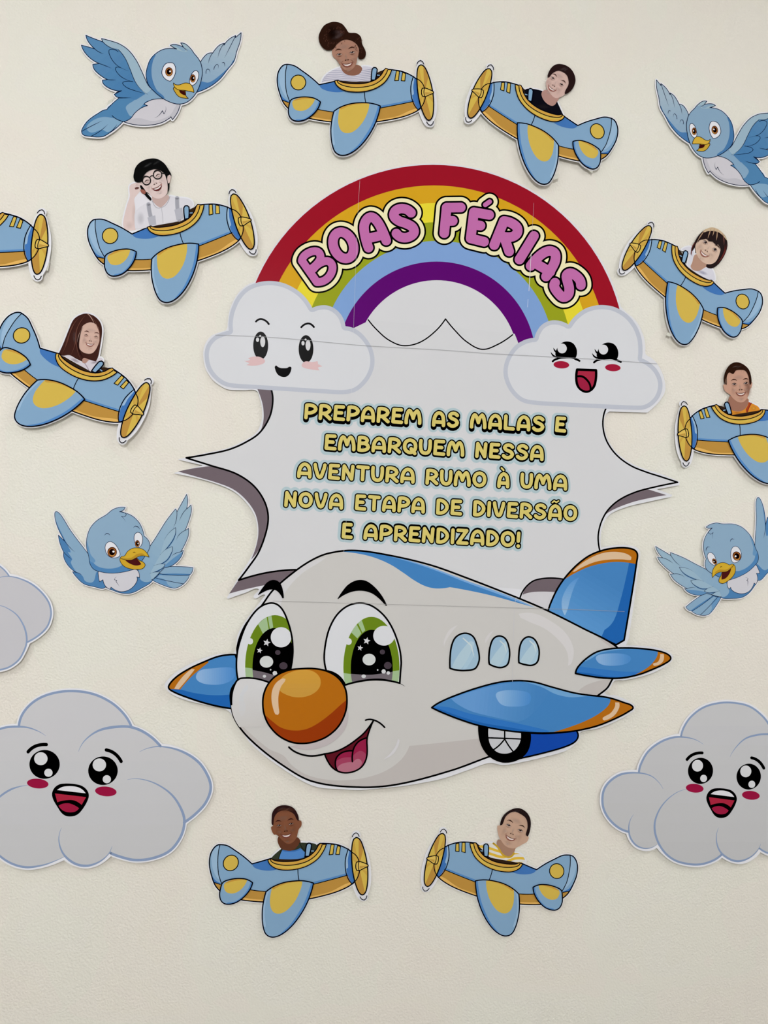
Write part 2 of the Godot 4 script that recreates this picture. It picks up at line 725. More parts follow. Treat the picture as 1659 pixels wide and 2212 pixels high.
	part("propeller")
	fp(prop, y0)
	for s in [[1465.5, 760, 1400.5, 600, 1412.5, 510], [1465.5, 760, 1455.5, 500, 1490.5, 560, 1500.5, 620], [1465.5, 760, 1400.5, 690, 1392.5, 600], [1465.5, 760, 1555.5, 820, 1550.5, 860], [1465.5, 760, 1440.5, 920, 1475.5, 1000, 1505.5, 1030, 1530.5, 1010], [1465.5, 760, 1412.5, 830, 1425.5, 880]]:
		fp_in(sm(s), prop, y1 if s.size() > 6 else rgb(198, 160, 72))
	stroke(prop, w, BLACK, true)
	line([1395, 628, 1445, 670, 1470, 735, 1475, 795, 1455, 866, 1410, 920], w * 0.8, BLACK)
	part("motion_line")
	line([1397, 487, 1410, 462, 1430, 452, 1450, 465, 1460, 487], w * 0.7, BLACK)
	part("motion_line")
	line([1485, 1040, 1505, 1066, 1525, 1072, 1543, 1056, 1548, 1035], w * 0.7, BLACK)
	part("spinner")
	fo([1445, 720, 1468, 716, 1520, 735, 1550, 752, 1552, 764, 1520, 778, 1468, 800, 1446, 794, 1437, 757], rgb(216, 184, 90), w * 0.8, BLACK)
	fill([1472.5, 757, 1545.5, 760, 1472.5, 785], rgb(190, 150, 70))
	line([1468, 716, 1460, 757, 1470, 800], w * 0.7, BLACK)

func make_planes():
	var many := "small blue paper aeroplanes"
	var to := [
		Transform2D(),
		Transform2D(Vector2(-0.20808, -0.08634), Vector2(-0.05406, 0.21672), Vector2(1381.5, 168.63)),
		Transform2D(Vector2(0.23563, -0.04481), Vector2(0.04151, 0.23388), Vector2(145.97, 370.36)),
		Transform2D(Vector2(0.21829, 0.11907), Vector2(-0.1312, 0.20433), Vector2(73.63, 557.68)),
		Transform2D(Vector2(-0.18391, -0.11351), Vector2(-0.08645, 0.19757), Vector2(1708.78, 554.93)),
		Transform2D(Vector2(-0.20903, 0.03128), Vector2(0.03782, 0.22059), Vector2(1754.47, 723.71)),
		Transform2D(Vector2(0.23342, -0.01457), Vector2(-0.00735, 0.23435), Vector2(438.22, 1712.06)),
		Transform2D(Vector2(-0.21804, -0.0393), Vector2(-0.03419, 0.22045), Vector2(1285.3, 1745.82)),
		Transform2D(Vector2(0.24913, 0.0381), Vector2(-0.05108, 0.2398), Vector2(-239.96, 292.87)),
		Transform2D(Vector2(-0.20903, 0.03128), Vector2(0.03782, 0.22059), Vector2(2005.3, 1192.0)),
	]
	var say := [
		"blue paper aeroplane flown by a girl with a big curly side bun",
		"blue paper aeroplane diving left with a dark haired boy in a black T-shirt",
		"blue paper aeroplane with a laughing child adjusting round black glasses",
		"blue paper aeroplane nosing down right with a long brown haired girl laughing eyes shut",
		"blue paper aeroplane diving left with a child wearing a dark fringed bob haircut",
		"blue paper aeroplane cut by the right edge with a short haired boy in orange",
		"blue paper aeroplane with a shaven headed boy in dark green jacket over blue shirt",
		"blue paper aeroplane with a smiling boy in a yellow and white striped top",
		"blue paper aeroplane nose at the left edge, no pilot showing",
		"tip of a paper cut-out just entering at the right edge beside the large aeroplane's tail",
	]
	var mid := [Vector2(768, 245), Vector2(1172, 310), Vector2(370, 540), Vector2(150, 830), Vector2(1490, 650), Vector2(1640, 940), Vector2(625, 1910), Vector2(1078, 1915), Vector2(-70, 530), Vector2(1830, 1420)]
	var lean := [0.55, 0.75, 0.6, 0.7, 0.6, 0.45, 0.3, 0.25, 0.5, 0.4]
	var swing := [0.0, -0.5, 0.35, 0.5, -0.4, -0.3, 0.0, 0.0, 0.4, 0.0]
	for i in 10:
		thing("airplane_cutout", say[i], "paper cutout", mid[i], lean[i], swing[i], Vector2(0.18, 0.16), many)
		if i > 0:
			crop(580, 30, 380)
			xf = to[i] * fr.affine_inverse()
		small_plane(i if i < 8 else -1)
		xf = Transform2D()
		fr = Transform2D()
		if i == 1:
			tab([1243.5, 352, 1254.5, 350, 1277.5, 368, 1275.5, 379])
			tab([1193.5, 383, 1203.5, 378, 1202.5, 390, 1191.5, 394])
		elif i == 4:
			tab([1437.5, 720, 1446.5, 724, 1442.5, 730, 1434.5, 726])
		elif i == 8:
			tab([103.5, 566, 110.5, 566, 106.5, 588, 98.5, 586])
	finish()

# ---- the photographs of the children, flat prints cut out with the aeroplanes

func kid_crop(i: int):
	var c: Array = [[580, 30, 380], [990, 110, 360], [170, 330, 400], [0, 660, 350], [1320, 470, 339], [1440, 770, 219], [430, 1690, 390], [890, 1690, 390]][i]
	crop(c[0], c[1], c[2])

const HAIR := [
	[480, 190, 520, 120, 570, 90, 625, 80, 690, 98, 735, 150, 755, 182, 830, 190, 870, 225, 882, 290, 915, 365, 912, 412, 885, 438, 848, 432, 850, 330, 800, 270, 720, 250, 650, 290, 603, 345, 540, 350, 490, 300, 472, 240],
	[880, 262, 905, 200, 945, 155, 1000, 138, 1080, 160, 1135, 215, 1160, 300, 1140, 370, 1095, 425, 1050, 440, 1090, 340, 1075, 255, 1000, 208, 935, 232, 890, 280],
	[495, 205, 520, 125, 590, 72, 690, 58, 765, 98, 818, 175, 834, 212, 818, 225, 815, 330, 798.5, 368, 800, 300, 788, 240, 765, 190, 700, 155, 640, 165, 600, 195, 580, 225, 577, 262, 545, 275, 515, 270, 498, 245],
	[610.5, 502, 660, 390, 710, 260, 760, 150, 830, 100, 900, 88, 980, 120, 1038, 190, 1052, 280, 1035, 420, 1015, 530, 990.5, 582, 920, 560, 865, 545, 852.5, 582, 790, 552, 720, 515, 650, 522],
	[835, 370, 842, 320, 870, 270, 920, 190, 990, 130, 1060, 110, 1140, 142, 1200, 200, 1222, 285, 1200, 380, 1140, 480, 1085, 530, 1040.5, 548, 990, 520, 1060, 450, 1130, 390, 1150, 320, 1100, 268, 1020, 240, 950, 232, 890, 300, 850, 360],
	[915, 390, 930, 290, 970, 200, 1040, 125, 1130, 100, 1230, 130, 1320, 210, 1358, 310, 1368, 430, 1345, 470, 1320, 330, 1270, 240, 1180, 225, 1110, 240, 1070, 295, 1010, 265, 965, 335, 962, 470, 930, 455],
	[667, 330, 675, 270, 715, 222, 785, 205, 860, 225, 905, 285, 915, 350, 895, 330, 870, 285, 800, 254, 730, 268, 692, 315, 680, 390, 668, 380],
	[805, 390, 830, 310, 890, 255, 970, 232, 1035, 258, 1078, 315, 1087, 395, 1060, 492, 1042, 480, 1058, 400, 1045, 330, 990, 285, 930, 265, 862, 305, 825, 385],
]
const FACE := [
	[598, 372, 606, 310, 640, 255, 700, 225, 775, 235, 830, 280, 845, 325, 864, 350, 858, 395, 838, 415, 830, 465, 808, 512, 770, 542, 722, 540, 680, 498, 640, 440, 612, 415],
	[880, 290, 900, 245, 950, 212, 1005, 205, 1070, 240, 1092, 330, 1080, 420, 1050, 448, 1010, 472, 955, 482, 905, 435, 872, 380, 868, 320],
	[575, 290, 580, 235, 610, 190, 680, 155, 760, 172, 800, 205, 828, 205, 822, 265, 805, 300, 805, 340, 780, 392, 720, 422, 660, 400, 615, 360, 572, 372, 556, 345],
	[860, 210, 930, 178, 990, 200, 1022, 250, 1030, 330, 1010, 420, 960, 492, 900, 500, 840, 470, 805, 400, 810, 320, 840, 250],
	[880, 310, 900, 265, 945, 232, 1020, 238, 1090, 270, 1142, 320, 1132, 400, 1085, 480, 1015, 502, 945, 470, 895, 400],
	[908, 470, 935, 458, 960, 465, 962, 340, 1010, 262, 1070, 292, 1110, 238, 1180, 222, 1270, 238, 1332, 330, 1365, 420, 1385, 430, 1370, 515, 1345, 540, 1325, 630, 1290, 700, 1230, 752, 1160, 755, 1080, 705, 1010, 625, 970, 600, 930, 560],
	[662, 405, 680, 395, 682, 350, 692, 312, 730, 266, 800, 252, 872, 285, 908, 340, 938, 350, 940, 395, 915, 430, 892, 510, 842, 556, 790, 548, 742, 502, 708, 475, 690, 476, 672, 450],
	[782, 395, 805, 390, 822, 380, 862, 303, 930, 263, 992, 284, 1046, 330, 1060, 400, 1045, 485, 1070, 495, 1052, 542, 1020, 560, 985, 580, 930, 602, 860, 582, 812, 525, 790, 478],
]
const NECK := [
	[680, 500, 760, 540, 815, 490, 872, 506, 882, 540, 850, 590, 790, 600, 720, 585],
	[875, 400, 955, 470, 1000, 460, 985, 500, 972, 530, 930, 565, 855, 525, 815, 440],
	[662, 400, 720, 420, 795, 385, 815, 410, 750, 500, 690, 470],
	[850, 460, 900, 500, 945, 490, 930, 570, 885, 610, 840, 560],
	[885, 395, 945, 460, 1025, 500, 990, 548, 905, 580, 828, 545, 845, 480],
	[1040, 640, 1160, 755, 1300, 690, 1320, 760, 1260, 870, 1150, 912, 1040, 885, 985, 805],
	[735, 490, 840, 555, 905, 500, 930, 600, 860, 622, 765, 618],
	[795, 520, 930, 600, 960, 560, 945, 610, 925, 660, 890, 682, 825, 660, 780, 590],
]
const SHIRT := [
	[500.5, 660, 525, 605, 590, 550, 680.5, 515, 715, 570, 770, 592, 830, 588, 870, 560, 884.5, 504, 960, 510, 1010, 540, 990, 600, 955.5, 646, 800, 650, 650, 640],
	[648.5, 408, 690, 388, 830.5, 412, 820, 455, 860, 528, 930, 562, 972.5, 515, 1035.5, 658, 900, 632, 770, 590, 700, 520],
	[512.5, 690, 505, 600, 512, 540, 560, 490, 660.5, 435, 700, 480, 745, 497, 822.5, 395, 880, 408, 1000, 430, 1022, 485, 950.5, 500, 945.5, 612, 700, 662, 560, 692],
	[638.5, 520, 700, 510, 780, 550, 850, 590, 885, 600, 930, 560, 1000, 560, 1035, 540, 1064, 575, 1000, 612, 942.5, 684, 850, 632, 740, 565],
	[790.5, 525, 812, 430, 815, 390, 735.5, 345, 850, 325, 850, 440, 830, 540, 905, 575, 1000, 530, 1055, 555, 1080.5, 668, 1030, 670, 900, 605],
	[982.5, 800, 1040, 880, 1150, 908, 1260, 862, 1322.5, 750, 1430, 800, 1480, 830, 1505.5, 885, 1300, 920, 1050.5, 962, 1000, 880],
	[655.5, 700, 690, 660, 762.5, 600, 770, 614, 860, 618, 922.5, 548, 980, 550, 1070, 560, 1085, 590, 1040, 640, 975.5, 690, 850, 700, 735, 698],
	[610.5, 582, 660, 560, 742.5, 552, 785, 590, 830, 658, 890, 682, 932, 645, 1000, 660, 1038.5, 722, 980, 732, 900, 718, 715.5, 682],
]
const ARM := [462, 300, 490, 282, 530, 272, 575, 266, 586, 285, 558, 305, 552, 350, 522, 390, 502, 420, 510, 500, 510, 600, 540, 660, 520, 695, 465, 707, 415, 688, 404, 640, 415, 570, 440, 470, 462, 395, 458, 340]

func kid_outline(i: int) -> Array:
	var keep := xf
	xf = Transform2D()
	kid_crop(i)
	var out := [sm(HAIR[i]), sm(FACE[i]), sm(NECK[i]), sm(SHIRT[i])]
	if i == 2:
		out.append(sm(ARM))
		out.append(sm([510.5, 400, 560, 370, 640, 400, 660, 440, 560, 490, 520, 560]))
	xf = keep
	return out

func draw_kid(i: int):
	var keep := xf
	xf = Transform2D()
	kid_crop(i)
	var skin: Color = [rgb(166, 124, 104), rgb(205, 174, 163), rgb(216, 196, 190), rgb(203, 170, 155), rgb(208, 180, 160), rgb(192, 150, 128), rgb(126, 80, 58), rgb(192, 158, 136)][i]
	var shade: Color = [rgb(98, 58, 42), rgb(140, 92, 82), rgb(160, 126, 118), rgb(138, 92, 78), rgb(140, 92, 72), rgb(110, 64, 48), rgb(58, 28, 20), rgb(122, 84, 66)][i]
	var hair: Color = [rgb(44, 24, 20), rgb(40, 24, 24), rgb(16, 14, 16), rgb(62, 34, 30), rgb(38, 22, 22), rgb(44, 26, 20), rgb(46, 28, 26), rgb(34, 24, 22)][i]
	var cloth: Color = [rgb(205, 202, 212), rgb(18, 18, 22), rgb(214, 212, 216), rgb(208, 200, 206), rgb(212, 210, 218), rgb(212, 138, 48), rgb(52, 58, 46), rgb(222, 218, 208)][i]
	var shirt := sm(SHIRT[i])
	var face := sm(FACE[i])
	var p := part("child_photograph")
	p.set_meta("label", "flat printed photograph of the child")
	# the body print carries neck (and the raised arm); head, hair and clothes follow
	fp(sm(NECK[i]), skin.lerp(shade, 0.45))
	if i == 2:
		fill([510.5, 400, 560, 370, 640, 400, 660, 440, 560, 490, 520, 560], rgb(222, 220, 224))
		fill(ARM, skin)
		soft(500, 560, 26, 120, shade, 0.12)
		soft(460, 660, 40, 45, shade, 0.12)
		fill([505, 322, 525, 312, 545, 316, 540, 330, 510, 336], rgb(96, 62, 56))
		for f in [[520, 290, 548, 284, 575, 276], [512, 304, 540, 298, 560, 296]]:
			line(f, 0.8, skin.lerp(shade, 0.6))
	part("shirt", p)
	fp(shirt, cloth)
	kid_clothes(i, shirt)
	if i == 3 or i == 4:
		part("hair", p)
		fp(sm(HAIR[i]), hair)
		part("face", p)
		fp(face, skin)
	else:
		part("face", p)
		fp(face, skin)
	var e: Array = [[727, 381, 121, -9, 1.0], [977, 313, 107, 37, 1.0], [662, 232, 112, -28, 1.0], [943, 317, 101, 9, 1.0], [1036, 307, 124, 38, 1.0], [1182, 450, 186, -4, 1.0], [790, 383, 111, -8, 1.0], [938, 412, 114, 23, 1.0]][i]
	var u: float = e[2] / 44.0
	var side := 1.0 if i != 5 and i != 1 else 1.0
	var m := Transform2D(deg_to_rad(e[3]), Vector2(e[0], e[1])).scaled_local(Vector2(u, u))
	var was := fr
	fr = was * m
	kid_face(i, skin, shade, hair, side)
	fr = was
	if i != 3 and i != 4:
		part("hair", p)
		fp(sm(HAIR[i]), hair)
	kid_hair(i, hair, skin)
	if i == 2:
		fill([556, 300, 585, 325, 615, 370, 658, 425, 650, 440, 600, 392, 570, 345], hair)
		fill([556, 340, 580, 338, 606, 360, 602, 378, 575, 375], rgb(150, 92, 80))
		fill([800, 215, 822, 205, 830, 225, 822, 262, 806, 285], skin.lerp(shade, 0.2))
		part("glasses", p)
		stroke(oval(612, 258, 36, 38), 9 * k(), rgb(24, 22, 24), true)
		stroke(oval(710, 205, 38, 38), 9 * k(), rgb(24, 22, 24), true)
		line([642, 226, 655, 214, 672, 214], 8 * k(), rgb(24, 22, 24))
		line([745, 188, 775, 196, 802, 196], 8 * k(), rgb(24, 22, 24))
	xf = keep

func kid_face(i: int, skin: Color, shade: Color, hair: Color, _s: float):
	var dark := shade.lerp(Color.BLACK, 0.45)
	var tone := shade.lerp(skin, 0.35)
	soft(-30, 26, 9, 26, tone, 0.13)
	soft(31, 24, 9, 28, tone, 0.11)
	if i == 5:
		soft(30, 20, 16, 40, tone, 0.5)
	soft(0, 57, 20, 6, tone, 0.14)
	soft(-22, 2, 13, 8, tone, 0.11)
	soft(22, 2, 13, 8, tone, 0.11)
	soft(-24, 24, 11, 8, skin.lightened(0.2), 0.35)
	soft(22, 24, 11, 8, skin.lightened(0.15), 0.3)
	soft(-4, -24, 26, 12, skin.lightened(0.2), 0.35)
	soft(0, 22, 8, 5, tone, 0.25)
	soft(-1, 12, 4, 13, skin.lightened(0.25), 0.4)
	var pk := k()
	for s in [-1, 1]:
		line([s * 34, -13, s * 24, -18, s * 11, -13], 4.2 * pk, hair.lerp(shade, 0.35), 3)
		if i == 2 or i == 3:
			line([s * 32, 3, s * 22, -2, s * 12, 4], 3.4 * pk, dark, 3)
			line([s * 31, 8, s * 22, 6, s * 13, 9], 1.6 * pk, shade, 3)
		else:
			var small: float = [0.5, 0.6, 1.0, 1.0, 1.0, 0.7, 0.45, 0.6][i]
			fill([s * 32, 1, s * 23, -4 * small, s * 13, 2, s * 22, 5 * small], rgb(214, 204, 200).lerp(shade, 0.25))
			fp(oval(s * 22, 0, 4.8, 4.6 * small, 0, 14), rgb(30, 18, 16))
			line([s * 33, 1, s * 23, -5 * small, s * 12, 2], 2.6 * pk, dark, 3)
			line([s * 31, 6, s * 22, 8, s * 13, 6], 1.3 * pk, shade, 3)
			fp(oval(s * 22 - 1.5, -1.5, 1.1, 1.1, 0, 8), rgb(220, 215, 215))
		fp(oval(s * 4.6, 24, 2.4, 1.6, 0, 10), dark)
		line([s * 11, 24, s * 19, 30, s * 24, 39], 1.2 * pk, tone.lerp(skin, 0.25), 3)
	var lip := rgb(158, 92, 84).lerp(shade, 0.45)
	fill([-19.5, 33, -9, 37, 0, 38, 9, 37, 19.5, 33, 14, 44, 0, 49.5, -14, 44], lip)
	if i == 2:
		fill([-16, 38, 0, 41, 16, 38, 9, 49, 0, 52, -9, 49], rgb(96, 40, 40))
		fill([-15, 38, 0, 41, 15, 38, 10, 43, 0, 45, -10, 43], rgb(226, 218, 214))
	else:
		fill([-15.5, 36.4, 0, 39.6, 15.5, 36.4, 9, 43, 0, 45, -9, 43], rgb(224, 212, 206))
	line([-21, 31.5, -9, 37, 0, 38, 9, 37, 21, 31.5], 1.4 * pk, dark, 3)
	soft(0, 62, 9, 5, skin.lightened(0.2), 0.45)

func kid_hair(i: int, hair: Color, skin: Color):
	var gl := hair.lightened(0.22)
	var rnd := RandomNumberGenerator.new()
	rnd.seed = 40 + i
	var spec: Array = [[640, 190, 140, 90], [1050, 200, 70, 45], [660, 110, 110, 40], [760, 330, 60, 140], [1090, 190, 90, 55], [1140, 175, 140, 45], [790, 235, 90, 18], [970, 258, 90, 16]][i]
	for q in 3:
		soft(spec[0] + rnd.randf_range(-0.4, 0.4) * spec[2], spec[1] + rnd.randf_range(-0.4, 0.4) * spec[3], spec[2] * 0.45, spec[3] * 0.3, gl, 0.35, rnd.randf_range(-40, 0))
	if i == 0:
		soft(600, 190, 60, 90, Color.BLACK, 0.5)
		for q in 60:
			var a := rnd.randf() * TAU
			var c := Vector2(625, 215) if q < 40 else Vector2(850, 300)
			var r := Vector2(120, 110) if q < 40 else Vector2(45, 90)
			var d := c + Vector2(cos(a) * r.x, sin(a) * r.y) * rnd.randf_range(0.55, 0.98)
			line([d.x, d.y, d.x + rnd.randf_range(-14, 14), d.y + 9, d.x + rnd.randf_range(-12, 12), d.y + 20], 0.9, rgb(84, 52, 40), 3)
	elif i == 3:
		for s in [[820, 130, 740, 240, 700, 380, 650, 500], [880, 110, 800, 240, 780, 400, 740, 510], [940, 110, 990, 190, 1030, 300, 1010, 500], [860, 140, 790, 280, 800, 450, 840, 560], [780, 170, 720, 300, 680, 420]]:
			line(s, 1.8, rgb(104, 64, 54), 3)
		line([905, 92, 940, 130, 972, 190], 1.6, rgb(176, 140, 126), 2)
		line([855, 230, 820, 330, 815, 440, 860, 540], 3.2, rgb(34, 18, 18), 3)
	elif i == 4:
		fill([960, 160, 990, 130, 1060, 110, 1130, 135, 1180, 180, 1215, 250, 1190, 220, 1140, 170, 1080, 150, 1020, 150], rgb(196, 172, 140))
		fill([900, 285, 930, 215, 985, 160, 1060, 150, 1140, 185, 1185, 240, 1180, 320, 1150.5, 345, 1120.5, 290, 1100.5, 300, 1060.5, 262, 1020.5, 258, 1000.5, 232, 960.5, 238, 920, 250], hair)
		for s in [[990, 128, 950, 180, 900, 260], [1050, 118, 1030, 170, 1010, 230], [1110, 135, 1110, 190, 1100, 250], [1165, 175, 1180, 230, 1180, 300], [1080, 115, 1075, 160, 1062, 200]]:
			line(s, 2.2, rgb(170, 138, 110) if s[1] < 140 else rgb(108, 66, 56), 3)
		for s in [[1190, 300, 1170, 400, 1100, 500], [1205, 290, 1190, 370, 1140, 460], [880, 270, 850, 310, 838, 350], [845, 340, 832, 400, 840, 412]]:
			line(s, 2.0, rgb(98, 40, 36), 3)
	elif i == 5:
		for q in 9:
			line([960 + q * 40, 190 + absf(q - 4) * 18, 975 + q * 38, 225 + absf(q - 4) * 16], 1.2, rgb(92, 60, 46), 3)
		soft(950, 420, 22, 70, skin, 0.35)
	elif i == 6:
		soft(800, 250, 90, 26, skin, 0.3)
	elif i == 7:
		for q in 14:
			var a := -2.6 + q * 0.16
			line([950 + cos(a) * 130, 375 + sin(a) * 135, 952 + cos(a) * 122, 380 + sin(a) * 126], 2.2, rgb(70, 52, 46), 3)

func kid_clothes(i: int, shirt: PackedVector2Array):
	if i == 0:
		for q in 7:
			var y := 540 + q * 17
			fp_in(sm([500.5, y + 22, 620, y + 4, 760, y + 14, 880, y + 2, 1000.5, y - 14, 1000.5, y - 10, 880, y + 6, 760, y + 18, 620, y + 8, 500.5, y + 26]), shirt, rgb(136, 136, 158))
	elif i == 1:
		soft(840, 570, 80, 30, rgb(40, 36, 40), 0.6)
	elif i == 2:
		for s in [[630, 470, 640, 540, 665, 640], [885, 415, 890, 520, 905, 610]]:
			line(s, 9.0, rgb(172, 172, 180))
			line(s, 6.5, rgb(160, 160, 168))
		fill([620.5, 590, 690.5, 570, 700.5, 655, 640.5, 668], rgb(178, 178, 186))
		fill([860.5, 520, 930.5, 500, 940.5, 600, 880.5, 615], rgb(178, 178, 186))
		line([665, 440, 700, 500, 745, 500], 1.6, rgb(172, 168, 174))
		line([820, 400, 790, 470, 745, 500], 1.6, rgb(172, 168, 174))
		line([745, 500, 755, 570, 760, 640], 1.2, rgb(182, 180, 186))
		soft(560, 600, 40, 70, rgb(180, 178, 186), 0.25)
	elif i == 3:
		line([880, 602, 905, 640, 920, 670], 1.6, rgb(150, 136, 148))
		soft(780, 570, 60, 20, rgb(150, 136, 150), 0.5, 25)
		soft(980, 590, 50, 18, rgb(166, 152, 164), 0.5, -10)
	elif i == 4:
		soft(950, 590, 70, 24, rgb(170, 168, 190), 0.5, 20)
	elif i == 5:
		fp_in(sm([1270.5, 870, 1310, 800, 1330, 745, 1362.5, 765, 1330, 840, 1290, 925]), shirt, rgb(168, 70, 38))
		line([1300, 910, 1320, 850, 1365, 770], 2.2, rgb(140, 52, 34))
		soft(1400, 850, 60, 40, rgb(232, 168, 64), 0.7)
		soft(1130, 930, 90, 22, rgb(170, 96, 30), 0.4)
	elif i == 6:
		fp_in(sm([735.5, 695, 750, 650, 768.5, 612, 860, 620, 930.5, 596, 965, 630, 978.5, 640, 962.5, 685, 850, 702]), shirt, rgb(82, 134, 196))
		fill_in([768.5, 612, 860, 620, 930.5, 596, 940.5, 606, 860, 632, 764.5, 624], shirt, rgb(60, 108, 170))
		line([760, 606, 745, 650, 732, 696], 1.4, rgb(28, 32, 28))
		line([925, 552, 950, 600, 985, 640, 975, 680], 1.4, rgb(28, 32, 28))
	elif i == 7:
		for q in 4:
			var y := 560 + q * 48
			fp_in(sm([560.5, y, 700, y + 26, 830, y + 60, 950, y + 24, 1060.5, y + 34, 1060.5, y + 56, 950, y + 48, 830, y + 84, 700, y + 50, 560.5, y + 22]), shirt, rgb(222, 182, 62))
		line([745, 556, 786, 592, 830, 658, 890, 682, 932, 646], 4.0, rgb(196, 158, 52))

# ================= birds and loose clouds =================

const NAVY := Color(0.075, 0.12, 0.24)

func bird_gliding():
	crop(150, 40, 400)
	var wing := sm([705.5, 600, 650, 480, 600, 380, 530, 290, 450, 235, 370, 207, 290.5, 187, 300.5, 215, 230, 190, 150.5, 157, 172, 215, 230.5, 280, 170, 262, 110.5, 247, 140, 310, 200, 372, 270.5, 412, 213.5, 420, 230, 470, 290, 525, 345.5, 557, 300.5, 562, 312, 600, 370, 640, 430, 658, 470.5, 658, 407.5, 690, 430, 715, 480, 722, 600.5, 740, 740.5, 650])
	var body := sm([455.5, 718, 400, 765, 340, 828, 390, 885, 485, 935, 545, 915, 600, 850, 680, 800, 860.5, 740, 830, 700, 740, 640, 640, 690])
	var tail := sm([340, 828, 250, 870, 170, 930, 130, 985, 115.5, 1020, 130, 1055, 180, 1068, 300, 1072, 370, 1035, 430, 990, 485.5, 935, 440, 915, 390, 880])
	var belly := sm([860, 733, 760, 735, 695, 760, 672.5, 780, 703.5, 792, 640, 818, 590, 860, 550, 910, 490.5, 937, 600, 965, 720, 968, 830, 945, 905, 902, 912.5, 892, 926.5, 918, 962, 870, 985, 820, 990, 775])
	var head := sm([690, 520, 700, 450, 730, 372, 790, 312, 860, 280, 962.5, 281, 930, 264, 905.5, 248, 950, 240, 1022.5, 264, 998.5, 226, 1040, 235, 1090, 280, 1120, 322, 1160, 372, 1185, 430, 1191, 510, 1172, 600, 1130, 690, 1060, 758, 990, 778, 920, 766, 840, 727, 760, 662, 710, 600])
	var far := sm([1170.5, 410, 1200, 360, 1240, 322, 1285.5, 315, 1310, 280, 1345, 245, 1388.5, 228, 1385.5, 245, 1430, 192, 1490.5, 158, 1488.5, 176, 1538.5, 132, 1530, 210, 1500, 300, 1475, 390, 1420, 462, 1350, 550, 1260, 620, 1140.5, 672, 1160, 560])
	sheet([wing, body, tail, belly, head, far], 14 * k())
	var w := 6.5 * k()
	var dk := rgb(81, 128, 169)
	var md := rgb(133, 164, 188)
	var lt := rgb(153, 178, 193)
	part("wing")
	fade(far, 1400, 250, rgb(163, 182, 195), 1300, 560, rgb(139, 166, 188), 8)
	fp_in(sm([1140.5, 672, 1165, 578, 1250, 582, 1345, 520, 1440, 430, 1485, 370, 1480.5, 420, 1350, 560, 1260, 625]), far, rgb(77, 122, 171))
	for s in [[1285, 315, 1262, 352, 1245, 412], [1388, 228, 1352, 285, 1330, 360], [1490, 158, 1440, 260, 1390, 360], [1225, 500, 1242, 460, 1262, 500], [1295, 465, 1325, 418, 1334, 455], [1370, 403, 1385, 400, 1392, 440]]:
		line(s, w * 0.8, NAVY, 2)
	stroke(far, w, NAVY, true)
	part("tail")
	fp(tail, dk)
	fp_in(sm([160, 990, 210, 930, 300, 895, 400, 905, 490, 935, 430, 985, 350, 1030, 300, 1010, 200, 1035]), tail, rgb(129, 164, 190))
	for s in [[120, 1022, 200, 978, 300, 928], [205, 1066, 280, 1022, 350, 960], [370, 1032, 405, 1000, 432, 960]]:
		line(s, w * 0.9, NAVY, 2)
	stroke(tail, w, NAVY, true)
	part("body")
	fp(body, dk)
	fp_in(sm([640, 690, 740, 630, 870, 740, 700, 750, 650, 800, 600, 850, 560, 890, 522, 845, 512, 800, 590, 740]), body, md)
	line([455, 718, 400, 765, 340, 828], w, NAVY)
	line([388, 882, 430, 915, 485, 935], w, NAVY)
	part("belly")
	fp(belly, rgb(202, 199, 204))
	fp_in(sm([490, 937, 620, 905, 760, 930, 900, 880, 1000, 770, 1000, 950, 700, 1000, 500, 960]), belly, rgb(188, 186, 192))
	for s in [[865, 798, 868, 830, 850.5, 866, 836.5, 838, 800, 885, 765, 902]]:
		line(s, w * 0.9, NAVY, 3)
	stroke(belly, w, NAVY, true)
	part("wing")
	fade(wing, 250, 250, rgb(91, 136, 175), 560, 650, rgb(73, 122, 167), 8)
	fp_in(sm([285.5, 185, 370, 205, 450, 232, 530, 287, 600, 377, 650, 477, 705, 597, 745.5, 640, 690.5, 690, 640, 640, 590, 570, 545, 460, 500, 360, 440, 285, 380, 272, 325, 235]), wing, lt)
	for s in [[230, 280, 268, 308, 312, 326], [270, 412, 320, 430, 378, 455], [345, 557, 380, 560, 422, 560], [470, 658, 440, 665, 407, 690], [440, 305, 395, 284, 358, 292, 370, 350, 410, 410, 460, 448, 540, 482], [462, 450, 418, 450, 425, 485, 480, 540, 575, 576], [572, 575, 500, 574, 480, 590, 520, 630, 600, 660, 708, 690], [440, 286, 500, 360, 545, 460, 590, 570, 640, 640, 708, 690], [300, 215, 340, 250, 380, 272, 450, 292], [430, 715, 480, 722, 558, 718]]:
		line(s, w * 0.85, NAVY, 2)
	stroke(sm([740, 640, 705, 600, 650, 480, 600, 380, 530, 290, 450, 235, 370, 207, 290.5, 187, 300.5, 215, 230, 190, 150.5, 157, 172, 215, 230.5, 280, 170, 262, 110.5, 247, 140, 310, 200, 372, 270.5, 412, 213.5, 420, 230, 470, 290, 525, 345.5, 557, 300.5, 562, 312, 600, 370, 640, 430, 658, 470.5, 658, 407.5, 690, 430, 715, 480, 722], false), w, NAVY)
	part("head")
	fp(head, rgb(135, 164, 187))
	fp_in(sm([770, 330, 700, 400, 680, 520, 700, 620, 760, 680, 850, 735, 785, 650, 748, 560, 738, 470, 752, 385]), head, rgb(71, 118, 165))
	fp_in(sm([905, 248, 960, 262, 1040, 300, 1000, 240, 1040, 235, 1100, 290, 1040, 275, 1060, 300, 1000, 300, 940, 275]), head, rgb(157, 180, 191))
	line([1022, 264, 1045, 285, 1062, 298], w * 0.8, NAVY, 2)
	stroke(head, w, NAVY, true)
	part("eye")
	fo([892, 405, 935, 412, 955, 470, 938, 535, 905.5, 572, 862, 552, 832, 505, 840, 450, 865, 415], rgb(224, 224, 228), w * 0.9, NAVY)
